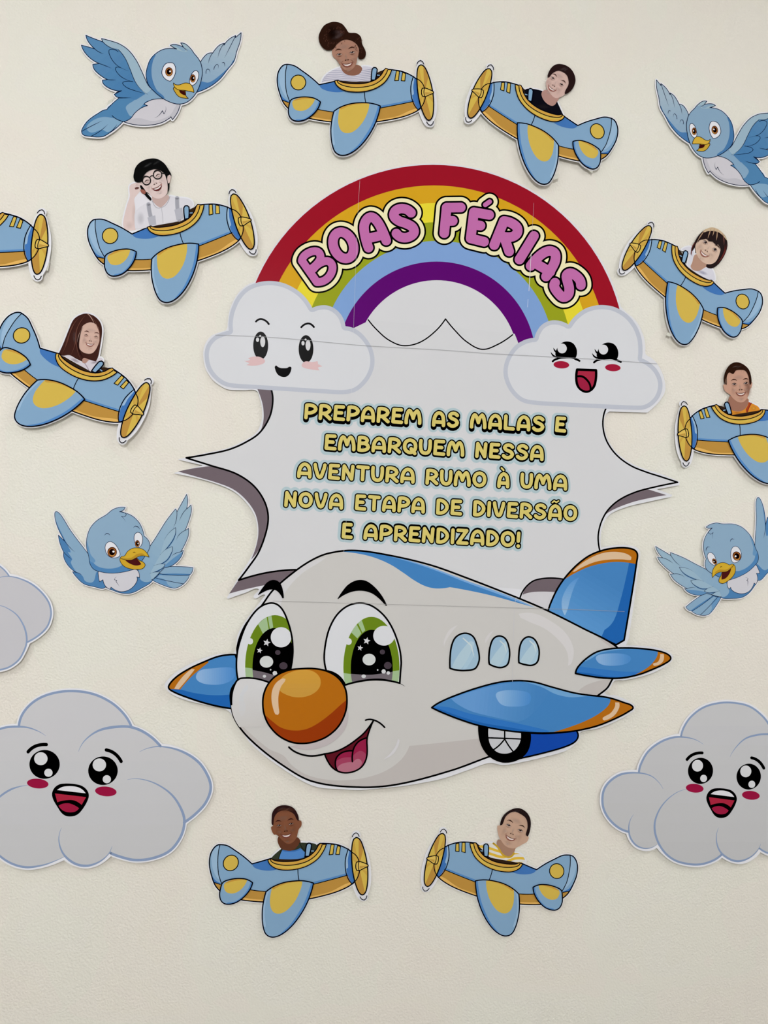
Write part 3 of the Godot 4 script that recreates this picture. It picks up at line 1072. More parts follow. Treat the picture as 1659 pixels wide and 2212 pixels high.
	bird_iris(895, 487, 34, 41)
	part("eye")
	fo([1138, 475, 1160, 500, 1155, 550, 1130, 595, 1095, 610, 1078, 585, 1085, 540, 1105, 495], rgb(224, 224, 228), w * 0.9, NAVY)
	bird_iris(1108, 547, 25, 37)
	part("beak")
	fo([938, 628, 950, 672, 985, 712, 1030, 725, 1068.5, 727, 1045, 700, 1040, 660, 985, 650], rgb(196, 160, 58), w * 0.9, rgb(44, 30, 14))
	fill([985.5, 655, 1036.5, 660, 1045.5, 702, 1000, 682], rgb(60, 20, 18))
	fo([935.5, 588, 950, 602, 985, 606, 1040, 588, 1085, 598, 1110, 635, 1118.5, 673, 1080, 664, 1030, 655, 980, 650, 945, 625], rgb(208, 170, 62), w * 0.9, rgb(44, 30, 14))

func bird_iris(x: float, y: float, rx: float, ry: float):
	fp(oval(x, y, rx, ry), rgb(84, 46, 26))
	fp(oval(x, y + ry * 0.06, rx * 0.84, ry * 0.84), rgb(158, 94, 44))
	fp(oval(x + rx * 0.05, y + ry * 0.3, rx * 0.6, ry * 0.55), rgb(186, 128, 62))
	fp(oval(x, y, rx * 0.62, ry * 0.62), rgb(14, 10, 10))
	fp(oval(x + rx * 0.28, y - ry * 0.1, rx * 0.24, ry * 0.2, 0, 14), rgb(232, 232, 232))

func bird_perky():
	crop(100, 1050, 340)
	var lw := sm([470.5, 745, 400, 650, 330, 560, 250, 450, 180, 335, 140, 285, 105, 268, 93, 300, 110, 390, 155, 500, 205.5, 585, 133.5, 515, 150, 600, 190.5, 695, 195, 760, 245, 845, 320.5, 907, 285.5, 900, 315, 945, 400, 1025, 500, 1055, 632, 1062, 620.5, 900])
	var head := sm([455, 740, 430, 640, 435, 540, 470, 440, 540, 362, 640, 300, 700, 250, 770, 225, 835.5, 224, 820, 250, 775.5, 271, 850, 287, 920, 322, 980, 382, 1015, 450, 1035.5, 527, 1080, 570, 1098, 622, 1080, 682, 1010, 790, 960, 860, 880, 890, 800, 907, 700, 916, 600, 906, 510, 876, 466, 812])
	var belly := sm([565, 890, 558, 950, 570.5, 1006, 605.5, 985, 630, 1050, 680.5, 1086, 690.5, 1062, 740, 1095, 800, 1110, 870, 1095, 930, 1050, 965, 990, 960.5, 955, 988.5, 962, 985, 920, 960, 880, 900, 870])
	var body := sm([560, 900, 560, 1000, 630, 1060, 700, 1092, 800, 1125, 900, 1125, 1000, 1080, 1130, 985, 1100, 900, 1000, 820])
	var rw := sm([1098.5, 630, 1170, 522, 1250, 392, 1305, 315, 1365.5, 240, 1381.5, 268, 1430, 180, 1480.5, 88, 1493, 150, 1480.5, 242, 1526.5, 200, 1531, 262, 1510, 350, 1466.5, 467, 1502.5, 445, 1500, 520, 1470, 600, 1420.5, 692, 1446.5, 675, 1420, 752, 1340, 830, 1250.5, 857, 1200, 910, 1130, 982, 1070, 1010, 1000, 985, 980, 900, 1000, 800])
	var tail := sm([1190.5, 850, 1350, 845, 1450, 848, 1550.5, 858, 1538, 910, 1512.5, 936, 1500, 972, 1450, 1030, 1380, 1070, 1330, 1072, 1230, 1040, 1125.5, 992])
	sheet([lw, head, belly, body, rw, tail], 13 * k())
	var w := 5.5 * k()
	var dk := rgb(79, 126, 173)
	var md := rgb(135, 166, 191)
	var lt := rgb(151, 178, 195)
	part("tail")
	fp(tail, md)
	fp_in(sm([1180.5, 925, 1350, 920, 1520.5, 925, 1515, 940, 1350, 940, 1180.5, 935]), tail, dk)
	fp_in(sm([1120.5, 965, 1250, 980, 1290, 1040, 1340, 1075, 1230, 1060, 1100.5, 1000]), tail, rgb(105, 148, 186))
	line([1190, 920, 1350, 938, 1512, 936], w, NAVY)
	line([1150, 965, 1300, 1000, 1455, 1028], w, NAVY)
	stroke(tail, w, NAVY, true)
	part("body")
	fp(body, dk)
	stroke(body, w, NAVY, true)
	part("wing")
	fp(lw, md)
	fp_in(sm([85.5, 300, 130, 420, 190, 540, 240, 640, 262, 700, 235, 690, 280, 770, 265, 800, 300, 870, 330, 905, 390, 945, 420, 1000, 500, 1008, 555, 900, 640.5, 1070, 400, 1060, 260, 960, 100, 600]), lw, dk)
	for s in [[205, 585, 250, 640, 308, 695], [190, 695, 230, 735, 280, 775], [320, 907, 350, 915, 385, 938]]:
		line(s, w * 0.9, NAVY, 2)
	stroke(lw, w, NAVY, true)
	part("wing")
	fade(rw, 1450, 300, lt, 1100, 900, md, 8)
	for s in [[1245.5, 575, 1290, 500, 1365.5, 437, 1360, 520, 1310, 612, 1205.5, 725], [1205.5, 725, 1262, 668, 1332.5, 638, 1325, 700, 1265, 790, 1140.5, 838], [1140.5, 838, 1200, 820, 1257.5, 822, 1220, 872, 1100.5, 918], [1100.5, 918, 1150, 905, 1203.5, 903, 1170, 952, 1115.5, 985]]:
		var f := sm(s)
		fp(f, lt)
		stroke(sm(s.slice(4), false), 15 * k(), rgb(89, 134, 178), false, 3)
		stroke(sm(s, false), w, NAVY, false, 1)
	for s in [[1378, 268, 1372, 360, 1340, 440], [1480, 242, 1440, 290, 1405, 368], [1466, 467, 1405, 510, 1375, 568], [1420, 692, 1362, 710, 1325, 738]]:
		line(s, w * 0.9, NAVY, 2)
	fp_in(sm([1250.5, 840, 1330, 770, 1430, 700, 1460.5, 690, 1400, 800, 1250, 870]), rw, rgb(97, 142, 182))
	stroke(sm([1098.5, 630, 1170, 522, 1250, 392, 1305, 315, 1365.5, 240, 1381.5, 268, 1430, 180, 1480.5, 88, 1493, 150, 1480.5, 242, 1526.5, 200, 1531, 262, 1510, 350, 1466.5, 467, 1502.5, 445, 1500, 520, 1470, 600, 1420.5, 692, 1446.5, 675, 1420, 752, 1340, 830, 1250.5, 857, 1200, 910, 1130, 982], false), w, NAVY)
	part("belly")
	fp(belly, rgb(204, 202, 207))
	line([748, 952, 725, 985, 750.5, 992, 742, 1000, 762, 1030, 778, 1055], w, NAVY, 3)
	stroke(belly, w, NAVY, true)
	part("head")
	fp(head, rgb(139, 168, 191))
	fp_in(sm([440.5, 700, 490, 790, 550, 845, 650, 868, 760, 855, 860, 800, 960.5, 760, 1080.5, 690, 1000, 900, 700, 930, 450, 880]), head, rgb(81, 130, 177))
	fp_in(sm([430.5, 560, 452, 640, 475, 720, 520, 800, 440.5, 760, 420, 640]), head, rgb(103, 146, 184))
	for s in [[775, 271, 820, 276, 848, 302, 832, 322, 795.5, 318, 820, 342, 840, 376]]:
		line(s, w * 0.9, NAVY, 2)
	for s in [[617, 520, 640, 500, 662, 503, 680, 520], [920, 440, 945, 422, 970, 430, 990, 457]]:
		line(s, w * 1.5, NAVY, 3)
	stroke(head, w, NAVY, true)
	part("eye")
	fo([660, 588, 705, 592, 752, 640, 782, 705, 775, 740, 720, 756, 662, 735, 630, 680, 630, 620], rgb(222, 222, 226), w, NAVY)
	bird_iris(700, 695, 50, 54)
	part("eye")
	fo([965, 487, 1000, 500, 1020, 550, 1012, 610, 982, 645, 947, 610, 930, 560, 937, 510], rgb(222, 222, 226), w, NAVY)
	bird_iris(965, 607, 25, 38)
	part("beak")
	fo([785, 755, 790, 802, 830, 846, 890, 870, 960, 876, 1020, 868, 1048, 832, 1030, 802, 985, 780, 955, 755, 900, 760, 830, 740], rgb(200, 160, 48), w, rgb(44, 30, 14))
	fill([832.5, 772, 900, 778, 955.5, 755, 985, 790, 1007.5, 822, 950, 836, 880, 812], rgb(74, 22, 22))
	fo([785, 755, 800, 740, 830, 735, 860, 690, 910, 657, 970, 650, 1030, 670, 1070, 710, 1088.5, 748, 1040, 735, 990, 737, 940, 762, 900, 779, 832, 773], rgb(206, 168, 52), w, rgb(44, 30, 14))
	fill([800, 752, 850, 762, 905, 752, 970, 712, 1040, 720, 990, 732, 940, 757, 900, 774, 835, 768], rgb(180, 140, 44))
	line([918, 705, 930, 694, 952, 703], w * 1.3, rgb(44, 30, 14), 3)

func make_birds():
	var many := "paper bluebirds"
	thing("bird_cutout", "paper bluebird gliding right with both wings raised, at the upper left corner", "paper cutout", Vector2(350, 185), 0.35, 0.0, Vector2(0.18, 0.12), many)
	bird_gliding()
	fr = Transform2D()
	tab([489.5, 86, 494.5, 79, 498.5, 84, 488.5, 96])
	tab([515.5, 104, 521.5, 99, 518.5, 106, 513.5, 110])
	tab([234.5, 220, 246.5, 214, 240.5, 226, 232.5, 232])
	thing("bird_cutout", "paper bluebird gliding left, its back wing cut by the upper right edge", "paper cutout", Vector2(1570, 310), 0.6, 0.0, Vector2(0.18, 0.14), many)
	crop(150, 40, 400)
	xf = Transform2D(Vector2(-0.20302, -0.04815), Vector2(-0.01944, 0.22231), Vector2(1732.1, 218.38)) * fr.affine_inverse()
	bird_gliding()
	thing("bird_cutout", "paper bluebird with raised eyebrows and spread wings, above the left hand clouds", "paper cutout", Vector2(270, 1180), 0.4, 0.0, Vector2(0.16, 0.12), many)
	bird_perky()
	thing("bird_cutout", "paper bluebird with raised eyebrows at the right edge beside the big tail fin", "paper cutout", Vector2(1545, 1205), 0.4, -0.3, Vector2(0.15, 0.14), many)
	crop(100, 1050, 340)
	xf = Transform2D(Vector2(-0.14922, 0.09797), Vector2(0.09618, 0.16034), Vector2(1626.1, 1020.9)) * fr.affine_inverse()
	bird_perky()
	finish()

func cloud_face():
	var ink := Color(0.01, 0.01, 0.012)
	var pk := k()
	var wht := rgb(212, 212, 213)
	for e in [[338, 690, 113, 107, 310, 648, 367, 752], [773, 737, 110, 106, 746, 694, 802, 800]]:
		part("eye")
		fp(oval(e[0], e[1], e[2], e[3], 0, 48), ink)
		fp(oval(e[4], e[5], 50, 48), wht)
		fp(oval(e[6], e[7], 31, 30), wht)
	part("eyebrow")
	line([215, 597, 270, 555, 350, 543], 25 * pk, ink)
	part("eyebrow")
	line([797, 583, 860, 610, 908, 668], 25 * pk, ink)
	for e in [[288, 832], [795, 890]]:
		part("cheek")
		fp(oval(e[0], e[1], 80, 36, 5), rgb(150, 28, 62))
	part("mouth")
	var m := sm([470, 838, 600, 848, 652, 885, 662, 935, 610, 1030, 562, 1066, 490, 1062, 438, 1000, 400, 920, 418, 865])
	fp(m, ink)
	stroke(m, 10 * pk, ink, true)
	fill([432.5, 880, 490, 853, 590, 860, 645.5, 904], rgb(220, 219, 222))
	fill([416.5, 905, 648.5, 932, 615.5, 990, 560, 957, 500, 955, 434.5, 970], rgb(166, 42, 62))
	part("tongue")
	fill([443.5, 996, 480, 980, 530, 980, 596.5, 1014, 560, 1042, 490, 1038], rgb(152, 30, 62))

func cloud_lines(sets: Array):
	part("cloud_outline")
	for s in sets:
		line(s[1], s[0] * k() * 0.82, rgb(138, 155, 184), s[2])

func make_clouds():
	var many := "loose paper clouds"
	thing("cloud_cutout", "grey white paper cloud with an open mouthed face at the lower left", "paper cutout", Vector2(180, 1680), 0.3, 0.0, Vector2(0.3, 0.2), many)
	crop(0, 1450, 480)
	var body := sm([145.5, 410, 175, 312, 260, 222, 380, 167, 530, 146, 690, 166, 830, 230, 930, 320, 985.5, 415, 1100, 465, 1200.5, 555, 1350, 590, 1480, 670, 1555, 780, 1575, 870, 1540, 970, 1470, 1050, 1378.5, 1120, 1350, 1230, 1270, 1330, 1140, 1385, 1010, 1397, 900, 1372, 830.5, 1345, 740, 1417, 650, 1440, 560, 1420, 490.5, 1375, 330, 1435, 200, 1450, 80, 1415, -40, 1330, -149.5, 1250, -300, 1180, -380, 1000, -300, 780, -149.5, 600, -100, 490, 0, 430, 80, 412])
	sheet([body], 20 * k())
	part("cloud_body")
	fade(body, 600, 200, rgb(200, 199, 201), 600, 1450, rgb(194, 194, 195), 8)
	cloud_lines([[22, [145, 410, 175, 312, 260, 222, 380, 167, 530, 146, 690, 166, 830, 230, 930, 320, 985, 415], 0], [24, [590, 595, 640, 510, 740, 440, 870, 412, 985, 415, 1100, 465, 1200, 555], 1], [24, [1045, 597, 1120, 567, 1210, 558, 1350, 590, 1480, 670, 1555, 780, 1575, 870, 1540, 970, 1470, 1050, 1378, 1120], 1],
		[24, [955, 803, 1060, 800, 1180, 840, 1290, 920, 1360, 1030, 1380, 1120, 1350, 1230, 1270, 1330, 1140, 1385, 1010, 1397, 900, 1372, 830, 1345], 1], [22, [466, 1160, 447, 1250, 480, 1350, 560, 1420, 650, 1440, 740, 1415, 810, 1360, 842, 1296], 3], [20, [-149, 1250, -40, 1330, 80, 1415, 200, 1450, 330, 1435, 430, 1400, 492, 1370], 2],
		[20, [-149, 600, -100, 490, 0, 430, 80, 412, 200, 415, 280, 440, 345, 478], 2], [18, [-60, 1010, 0, 935, 80, 880, 150, 855, 215, 845], 2], [20, [-149, 600, -300, 780, -380, 1000, -300, 1180, -149, 1250], 0]])
	cloud_face()
	fr = Transform2D()
	tab([29.5, 1565, 36.5, 1555, 41.5, 1566])
	thing("cloud_cutout", "grey white paper cloud with an open mouthed face at the lower right edge", "paper cutout", Vector2(1500, 1690), 0.3, 0.0, Vector2(0.3, 0.2), many)
	crop(1280, 1480, 379)
	body = sm([830.5, 480, 860, 390, 930, 292, 1050, 206, 1200, 166, 1340, 166, 1480, 200, 1600, 290, 1668.5, 385, 1800, 470, 1900.5, 620, 2040, 800, 2060, 1000, 1980.5, 1200, 1850, 1420, 1750, 1570, 1660, 1580, 1560.5, 1530, 1500, 1602, 1400, 1650, 1300, 1640, 1205.5, 1587, 1120, 1645, 1000, 1680, 880, 1675, 760, 1640, 660, 1565, 600.5, 1492, 540, 1525, 470, 1530, 400, 1502, 350, 1440, 330.5, 1375, 240, 1340, 150, 1260, 95, 1160, 85, 1050, 110, 960, 180, 882, 280, 832, 430.5, 822, 450, 740, 520, 622, 640, 532, 760, 490])
	sheet([body], 25 * k())
	part("cloud_body")
	fade(body, 1000, 200, rgb(196, 196, 197), 1000, 1650, rgb(190, 190, 190), 8)
	cloud_lines([[22, [830, 480, 860, 390, 930, 292, 1050, 206, 1200, 166, 1340, 166, 1480, 200, 1600, 290, 1668, 385], 0], [24, [430, 822, 450, 740, 520, 622, 640, 532, 760, 490, 860, 488, 960, 510, 1040, 556], 2], [26, [330, 1375, 240, 1340, 150, 1260, 95, 1160, 85, 1050, 110, 960, 180, 882, 280, 832, 430, 824, 540, 850, 610, 905, 656, 972], 2],
		[20, [377, 1213, 337, 1290, 332, 1375, 350, 1440, 400, 1502, 470, 1530, 540, 1525, 602, 1490], 3], [24, [890, 978, 800, 1000, 700, 1070, 620, 1170, 575, 1300, 590, 1430, 660, 1560, 760, 1640, 880, 1675, 1000, 1680, 1120, 1645, 1205, 1587], 1], [24, [1176, 1338, 1155, 1450, 1190, 1560, 1280, 1632, 1370, 1650, 1470, 1615, 1540, 1550, 1572, 1488], 3],
		[20, [1560, 1530, 1660, 1580, 1750, 1570, 1850, 1420, 1980, 1200], 0], [22, [1290, 672, 1350, 580, 1440, 500, 1560, 465, 1665, 460, 1800, 470, 1900, 620], 1]])
	var was := fr
	fr = was * Transform2D(Vector2(1.046, 0), Vector2(-0.0276, 1.146), Vector2(1030 - 1.046 * 338, 795 - 1.146 * 690 + 0.0276 * 338))
	cloud_face()
	thing("cloud_cutout", "faceless lobes of a paper cloud at the left edge below the bluebird", "paper cutout", Vector2(0, 1340), 0.5, 0.3, Vector2(0.13, 0.14), many)
	crop(0, 1190, 130, 1027)
	body = sm([165.5, 425, 350, 470, 550, 562, 720, 702, 840, 862, 885, 1010, 880, 1130, 820, 1290, 680, 1432, 490.5, 1545, 475, 1600, 430, 1702, 340, 1852, 180, 1970, 0, 2020, -300, 2060, -600, 1950, -900, 1500, -800, 900, -500, 400, -300, 200, -100, 190, 0, 255, 90, 330])
	sheet([body], 40 * k())
	part("cloud_body")
	fp(body, rgb(194, 193, 196))
	cloud_lines([[28, [-300, 200, -100, 190, 0, 255, 90, 330, 165, 425], 0], [36, [-200, 560, 0, 455, 100, 432, 200, 435, 350, 470, 550, 562, 720, 702, 840, 862, 885, 1010, 880, 1130, 820, 1290, 680, 1432, 490, 1545], 1], [36, [-200, 900, 0, 925, 120, 962, 300, 1082, 420, 1262, 470, 1420, 475, 1560, 430, 1702, 340, 1852, 180, 1970, 0, 2020, -300, 2060], 1]])
	finish()

# ================= the large poster: rainbow, clouds, speech balloon and aeroplane =================

const INK := Color(0.012, 0.011, 0.014)

func arc(c: Vector2, r: float, a0: float, a1: float, n := 48) -> PackedVector2Array:
	var out := PackedVector2Array()
	for i in n + 1:
		out.append(c + Vector2(r, 0).rotated(deg_to_rad(lerpf(a0, a1, float(i) / n))))
	return out

func band(nm: String, parent: Node3D, c0: Vector2, r0: float, c1: Vector2, r1: float, col: Color):
	part(nm, parent)
	var p := arc(c0, r0, 192, 348)
	var q := arc(c1, r1, 192, 348)
	q.reverse()
	p.append_array(q)
	fp(p, col)

func smile_cloud(outer: PackedVector2Array, parent: Node3D):
	fp(outer, rgb(188, 192, 202))
	for w in Geometry2D.offset_polygon(ccw(outer), -9.2, Geometry2D.JOIN_ROUND):
		fp(w, rgb(213, 214, 217))

func make_panel():
	thing("poster_cutout", "large paper poster with rainbow, two clouds, white balloon of text and smiling aeroplane", "poster", Vector2(905, 1030), 0.12, 0.0, Vector2(0.55, 0.67))
	# outline of the joined sheets
	var main := PackedVector2Array()
	main.append_array(arc(Vector2(935.5, 772.5), 418, 203, 345, 60))
	crop(1060, 630, 400)
	main.append_array(sm([1210, 195, 1300, 280, 1358, 400, 1375, 500, 1378, 565, 1430, 600, 1480, 650, 1530, 745, 1552, 840, 1548, 900, 1500, 985, 1440, 1045, 1395, 1083], false))
	crop(1080, 860, 410)
	main.append_array(sm([1278.5, 127, 1100, 122, 948.5, 117, 905, 165, 905, 280, 945, 390, 1020, 490, 1140, 575, 1270, 628, 1410, 672, 1556.5, 735, 1550.5, 760, 1350.5, 797, 1490.5, 848, 1480.5, 862, 1280, 905, 1100, 948, 960, 1008, 900, 1080, 870, 1180, 868, 1310], false))
	main.append_array(sm([905, 1302, 1010, 1288, 1120, 1290, 1190, 1312, 1210, 1350, 1200, 1440, 1160, 1750, 1108, 2098], false))
	crop(860, 1280, 620)
	main.append_array(sm([1305, 304, 1420, 308, 1500, 320, 1560, 345, 1576, 370, 1555, 405, 1480, 450, 1400, 478, 1300, 500, 1240, 505, 1215, 545, 1185, 578, 1250, 592, 1320, 622, 1358, 655, 1340, 685, 1240, 740, 1140, 778, 1042, 800, 1040, 835, 1020, 862, 960, 905, 820, 945, 700, 972, 600, 987, 520, 975, 400, 1015, 250, 1065, 100, 1095, 0, 1110], false))
	crop(340, 1170, 560)
	main.append_array(sm([1300, 1578, 1180, 1572, 1000, 1552, 800, 1440, 600, 1282, 520, 1160, 450, 1070, 330, 1040, 200, 1010, 100, 970, 55, 925, 60, 895, 140, 820, 280, 750, 400, 715, 495, 705, 515, 600, 560, 515, 640, 410, 668, 372, 688, 335, 620, 356, 650, 300, 560, 325, 455, 362], false))
	crop(360, 820, 320, 1416)
	main.append_array(sm([580.5, 2080, 620, 2020, 680, 1905, 800, 1715, 850, 1600, 872, 1480, 868, 1400, 840, 1290, 750, 1160, 630, 1060, 470, 992, 290, 940, 76.5, 896, 250, 850, 360.5, 822, 118.5, 765, 380, 705, 580, 660, 740, 590, 860, 510, 910, 400, 915, 290, 895, 190, 860, 108, 740, 102, 590, 95, 500, 50, 430, -10], false))
	crop(430, 590, 400)
	main.append_array(sm([70, 880, 42, 750, 55, 650, 110, 570, 190, 535, 250, 510, 262, 430, 280, 330, 335, 210, 415, 125, 500, 85], false))
	sheet([main], 0.6, rgb(219, 219, 222), 0.0015)
	# rainbow
	fr = Transform2D()
	xf = Transform2D()
	var rb := part("rainbow")
	fp(arc(Vector2(941, 778), 175.5, 0, 360), rgb(212, 212, 213))
	var cs := [Vector2(934.9, 771.7), Vector2(937.2, 774.4), Vector2(940.9, 772.4), Vector2(943.5, 771.3), Vector2(944.9, 772.4), Vector2(942.4, 780.0), Vector2(942.8, 781.6)]
	var rs := [414.8, 372.9, 332.9, 290.3, 250.9, 213.9, 175.2]
	var cols := [rgb(152, 28, 40), rgb(210, 160, 34), rgb(228, 212, 56), rgb(150, 158, 36), rgb(126, 160, 208), rgb(92, 20, 108)]
	for i in 6:
		band("rainbow_band", rb, cs[i], rs[i], cs[i + 1], rs[i + 1], cols[i])
	# speech balloon
	var bal := part("speech_balloon")
	var grey := rgb(112, 100, 105)
	var white := rgb(210, 210, 211)
	crop(360, 820, 320, 1416)
	fill([868.5, 95, 1002.5, 98, 1015, 210, 985, 360, 892.5, 508, 925, 400, 925, 280, 905, 190], grey)
	fill([112.5, 880, 260, 850, 430.5, 828, 640, 890, 780, 970, 880, 1070, 950, 1200, 972, 1330, 945, 1480, 880, 1630, 808.5, 1718, 865, 1560, 878, 1420, 848, 1280, 760, 1150, 640, 1050, 480, 985, 300, 932], grey)
	fill([600.5, 2042, 688.5, 1915, 900, 1855, 1080, 1825, 1240.5, 1815, 1060.5, 1975, 1000, 1955, 920, 1965, 760, 2000], grey)
	var left := sm([1000.5, 98, 1015, 210, 985, 360, 890, 510, 760, 600, 600, 670, 400, 715, 190.5, 750, 430, 825, 640, 890, 780, 970, 880, 1070, 950, 1200, 972, 1330, 945, 1480, 880, 1650, 800, 1770, 690.5, 1915, 900, 1855, 1080, 1825, 1240.5, 1815], false)
	crop(1080, 860, 410)
	fill([1442.5, 848, 1280.5, 797, 1160, 825, 1040, 885, 960, 955, 908.5, 1022, 960, 985, 1060, 940, 1200, 895], grey)
	var right := sm([917, 95, 893, 180, 895, 280, 930, 390, 1010, 500, 1130, 590, 1260, 645, 1400, 690, 1540.5, 737, 1340, 778, 1180, 820, 1040, 885, 940, 970, 880, 1070, 850, 1180, 850, 1270, 866, 1345], false)
	var fill_shape := left.duplicate()
	fill_shape.append_array(sm([540, 1700, 866, 1700], false))
	var rr := right.duplicate()
	rr.reverse()
	fill_shape.append_array(rr)
	fp(fill_shape, white)
	fr = Transform2D()
	fp(sm([800.5, 692, 1110.5, 722, 1180.5, 900, 720.5, 900, 700.5, 740]), white)
	part("balloon_outline", bal)
	stroke(left, 3.8, INK)
	stroke(right, 3.4, INK)
	fr = Transform2D()
	line([795, 692, 815, 715, 840, 736, 870, 747.6, 905, 741, 938, 718, 961.5, 690, 983, 716, 1008, 740, 1040, 755.6, 1072, 746, 1106, 724], 2.7, INK)
	crop(1080, 860, 410)
	part("balloon_shade", bal)
	fill([188.5, 1715, 215, 1655, 270, 1602, 340, 1578, 440, 1570, 542.5, 1580, 470.5, 1692, 330, 1688, 250, 1696], grey)
	fill([160.5, 1760, 190.5, 1715, 250, 1697, 330, 1688, 470.5, 1692, 400.5, 1860], rgb(206, 204, 207))
	line([163, 1755, 200, 1670, 270, 1602, 340, 1578, 440, 1570, 545, 1580], 3.2, INK)
	# clouds of the rainbow
	crop(430, 590, 400)
	var z_base := zc
	var c1 := part("smiling_cloud")
	smile_cloud(sm([268.5, 520, 266, 440, 285, 340, 340, 220, 420, 135, 520, 90, 640, 75, 760, 95, 870, 150, 950, 220, 1014.5, 316, 1080, 295, 1150, 295, 1220, 325, 1280, 390, 1310.5, 480, 1400, 505, 1480, 570, 1545, 670, 1570, 780, 1555, 880, 1500, 980, 1410, 1060, 1300, 1088, 1100, 1080, 900, 1068, 500, 1042, 260, 1022, 160, 970, 80, 870, 52, 750, 70, 650, 130, 575, 200, 540]), c1)
	crop(430, 590, 400)
	for e in [[553, 653, 67, 125, 571, 619, 525, 601, 549, 568], [958, 684, 66, 124, 976, 650, 931, 632, 954, 600]]:
		part("eye", c1)
		fp(oval(e[0], e[1], e[2], e[3]), rgb(24, 22, 22))
		fp(oval(e[4], e[5], 22, 48), white)
		fp(oval(e[6], e[7], 14, 20), white)
		fp(oval(e[8], e[9], 9, 9), white)
	part("eyebrow", c1)
	line([511, 438, 550, 416, 595, 430, 625, 461], 4.1, INK)
	part("eyebrow", c1)
	line([916, 489, 950, 462, 990, 457, 1028, 487], 4.1, INK)
	part("cheek", c1)
	fill([405.5, 790, 460, 780, 440.5, 768, 490, 752, 550, 757, 593, 790, 575, 815, 510, 832, 425.5, 828, 452.5, 812], rgb(217, 184, 184))
	part("cheek", c1)
	fill([918, 828, 950, 796, 1010, 800, 1060.5, 792, 1066.5, 820, 1105.5, 838, 1062.5, 850, 1078.5, 876, 1000, 866, 935, 850], rgb(217, 184, 184))
	part("mouth", c1)
	fo([680, 845, 690, 832, 705, 845, 730, 856, 757, 858, 790, 856, 808, 844, 824, 846, 826, 860, 810, 905, 780, 930, 740, 930, 702, 905], INK, 1.0, INK)
	crop(1060, 630, 400)
	zc = z_base
	var c2 := part("laughing_cloud")
	smile_cloud(sm([386.5, 418, 405, 365, 450, 303, 520, 266, 590, 262, 650, 278, 689.5, 299, 750, 222, 830, 162, 920, 131, 1010, 125, 1110, 145, 1220, 212, 1300, 312, 1342, 420, 1352, 520, 1346.5, 602, 1420, 642, 1480, 702, 1520, 782, 1528, 860, 1500, 950, 1440, 1020, 1370, 1056, 1300, 1062, 1000, 1050, 700, 1035, 370, 1015, 260, 985, 170, 900, 118, 790, 110, 690, 140, 590, 210, 490, 290, 440, 340, 424]), c2)
	crop(1060, 630, 400)
	for dx in [0, 369]:
		part("eye", c2)
		var dy: float = 0.027 * dx
		fr = fr.translated_local(Vector2(dx, dy))
		fill([580, 585, 572, 560, 600, 490, 640, 458, 683, 450, 730, 466, 760, 510, 766, 560, 752.5, 600, 700, 602, 640, 602, 600, 606], INK)
		line([549, 628, 575, 610, 610, 603, 690, 598, 740, 604, 788, 624], 4.4, INK)
		fill([575.5, 628, 610, 608, 660, 602, 710, 602, 745.5, 614, 720.5, 640, 600.5, 640], rgb(213, 214, 217))
		line([596, 555, 572, 538, 555, 508], 3.6, INK, 2)
		line([590, 590, 555, 578, 533, 545], 3.6, INK, 2)
		fp(oval(633, 513, 42, 44), rgb(213, 213, 215))
		fr = fr.translated_local(Vector2(-dx, -dy))
	for e in [[626, 659, 70, 33], [1086, 685, 69, 32]]:
		part("cheek", c2)
		fp(oval(e[0], e[1], e[2], e[3], 3), rgb(160, 32, 58))
	part("mouth", c2)
	fo([766.5, 702, 935.5, 708, 930, 810, 905, 870, 850, 900, 790, 872, 762, 815], rgb(166, 44, 68), 5.4, INK)
	fill([775.5, 768, 830, 785, 865, 830, 875.5, 885, 840, 890, 795, 865, 775, 820], rgb(154, 36, 64))
	line([775, 762, 815, 765, 850, 790, 880, 835, 886, 885], 4.6, INK)
	zc = z_base
	make_title()
	zc = z_base
	make_message()
	zc = z_base
	make_big_plane()
	fr = Transform2D()
	xf = Transform2D()
	for i in 2:
		part("sheet_seam")
		fr = Transform2D()
		if i == 0:
			line([466, 725, 600, 731, 778, 747, 950, 757, 1060, 765, 1280, 777, 1416, 787], 0.7, rgb(164, 164, 166))
		else:
			line([590, 1297, 830, 1304, 1110, 1312, 1250, 1316, 1345, 1320], 0.7, rgb(166, 164, 162))
	part("sheet_seam")
	line([777, 392, 772, 480, 764, 690, 757, 900, 747, 1130, 742, 1192], 0.35, rgb(212, 211, 212))
	part("sheet_seam")
	line([1152, 440, 1147, 520], 0.5, rgb(190, 160, 170))
	line([1146, 548, 1144, 580, 1141, 630], 1.3, rgb(218, 210, 216))
	line([1139, 648, 1138, 665], 0.9, rgb(206, 214, 228))
	part("sheet_seam")
	line([1112, 1290, 1108, 1320, 1104, 1470], 0.6, rgb(196, 196, 200))
	finish()

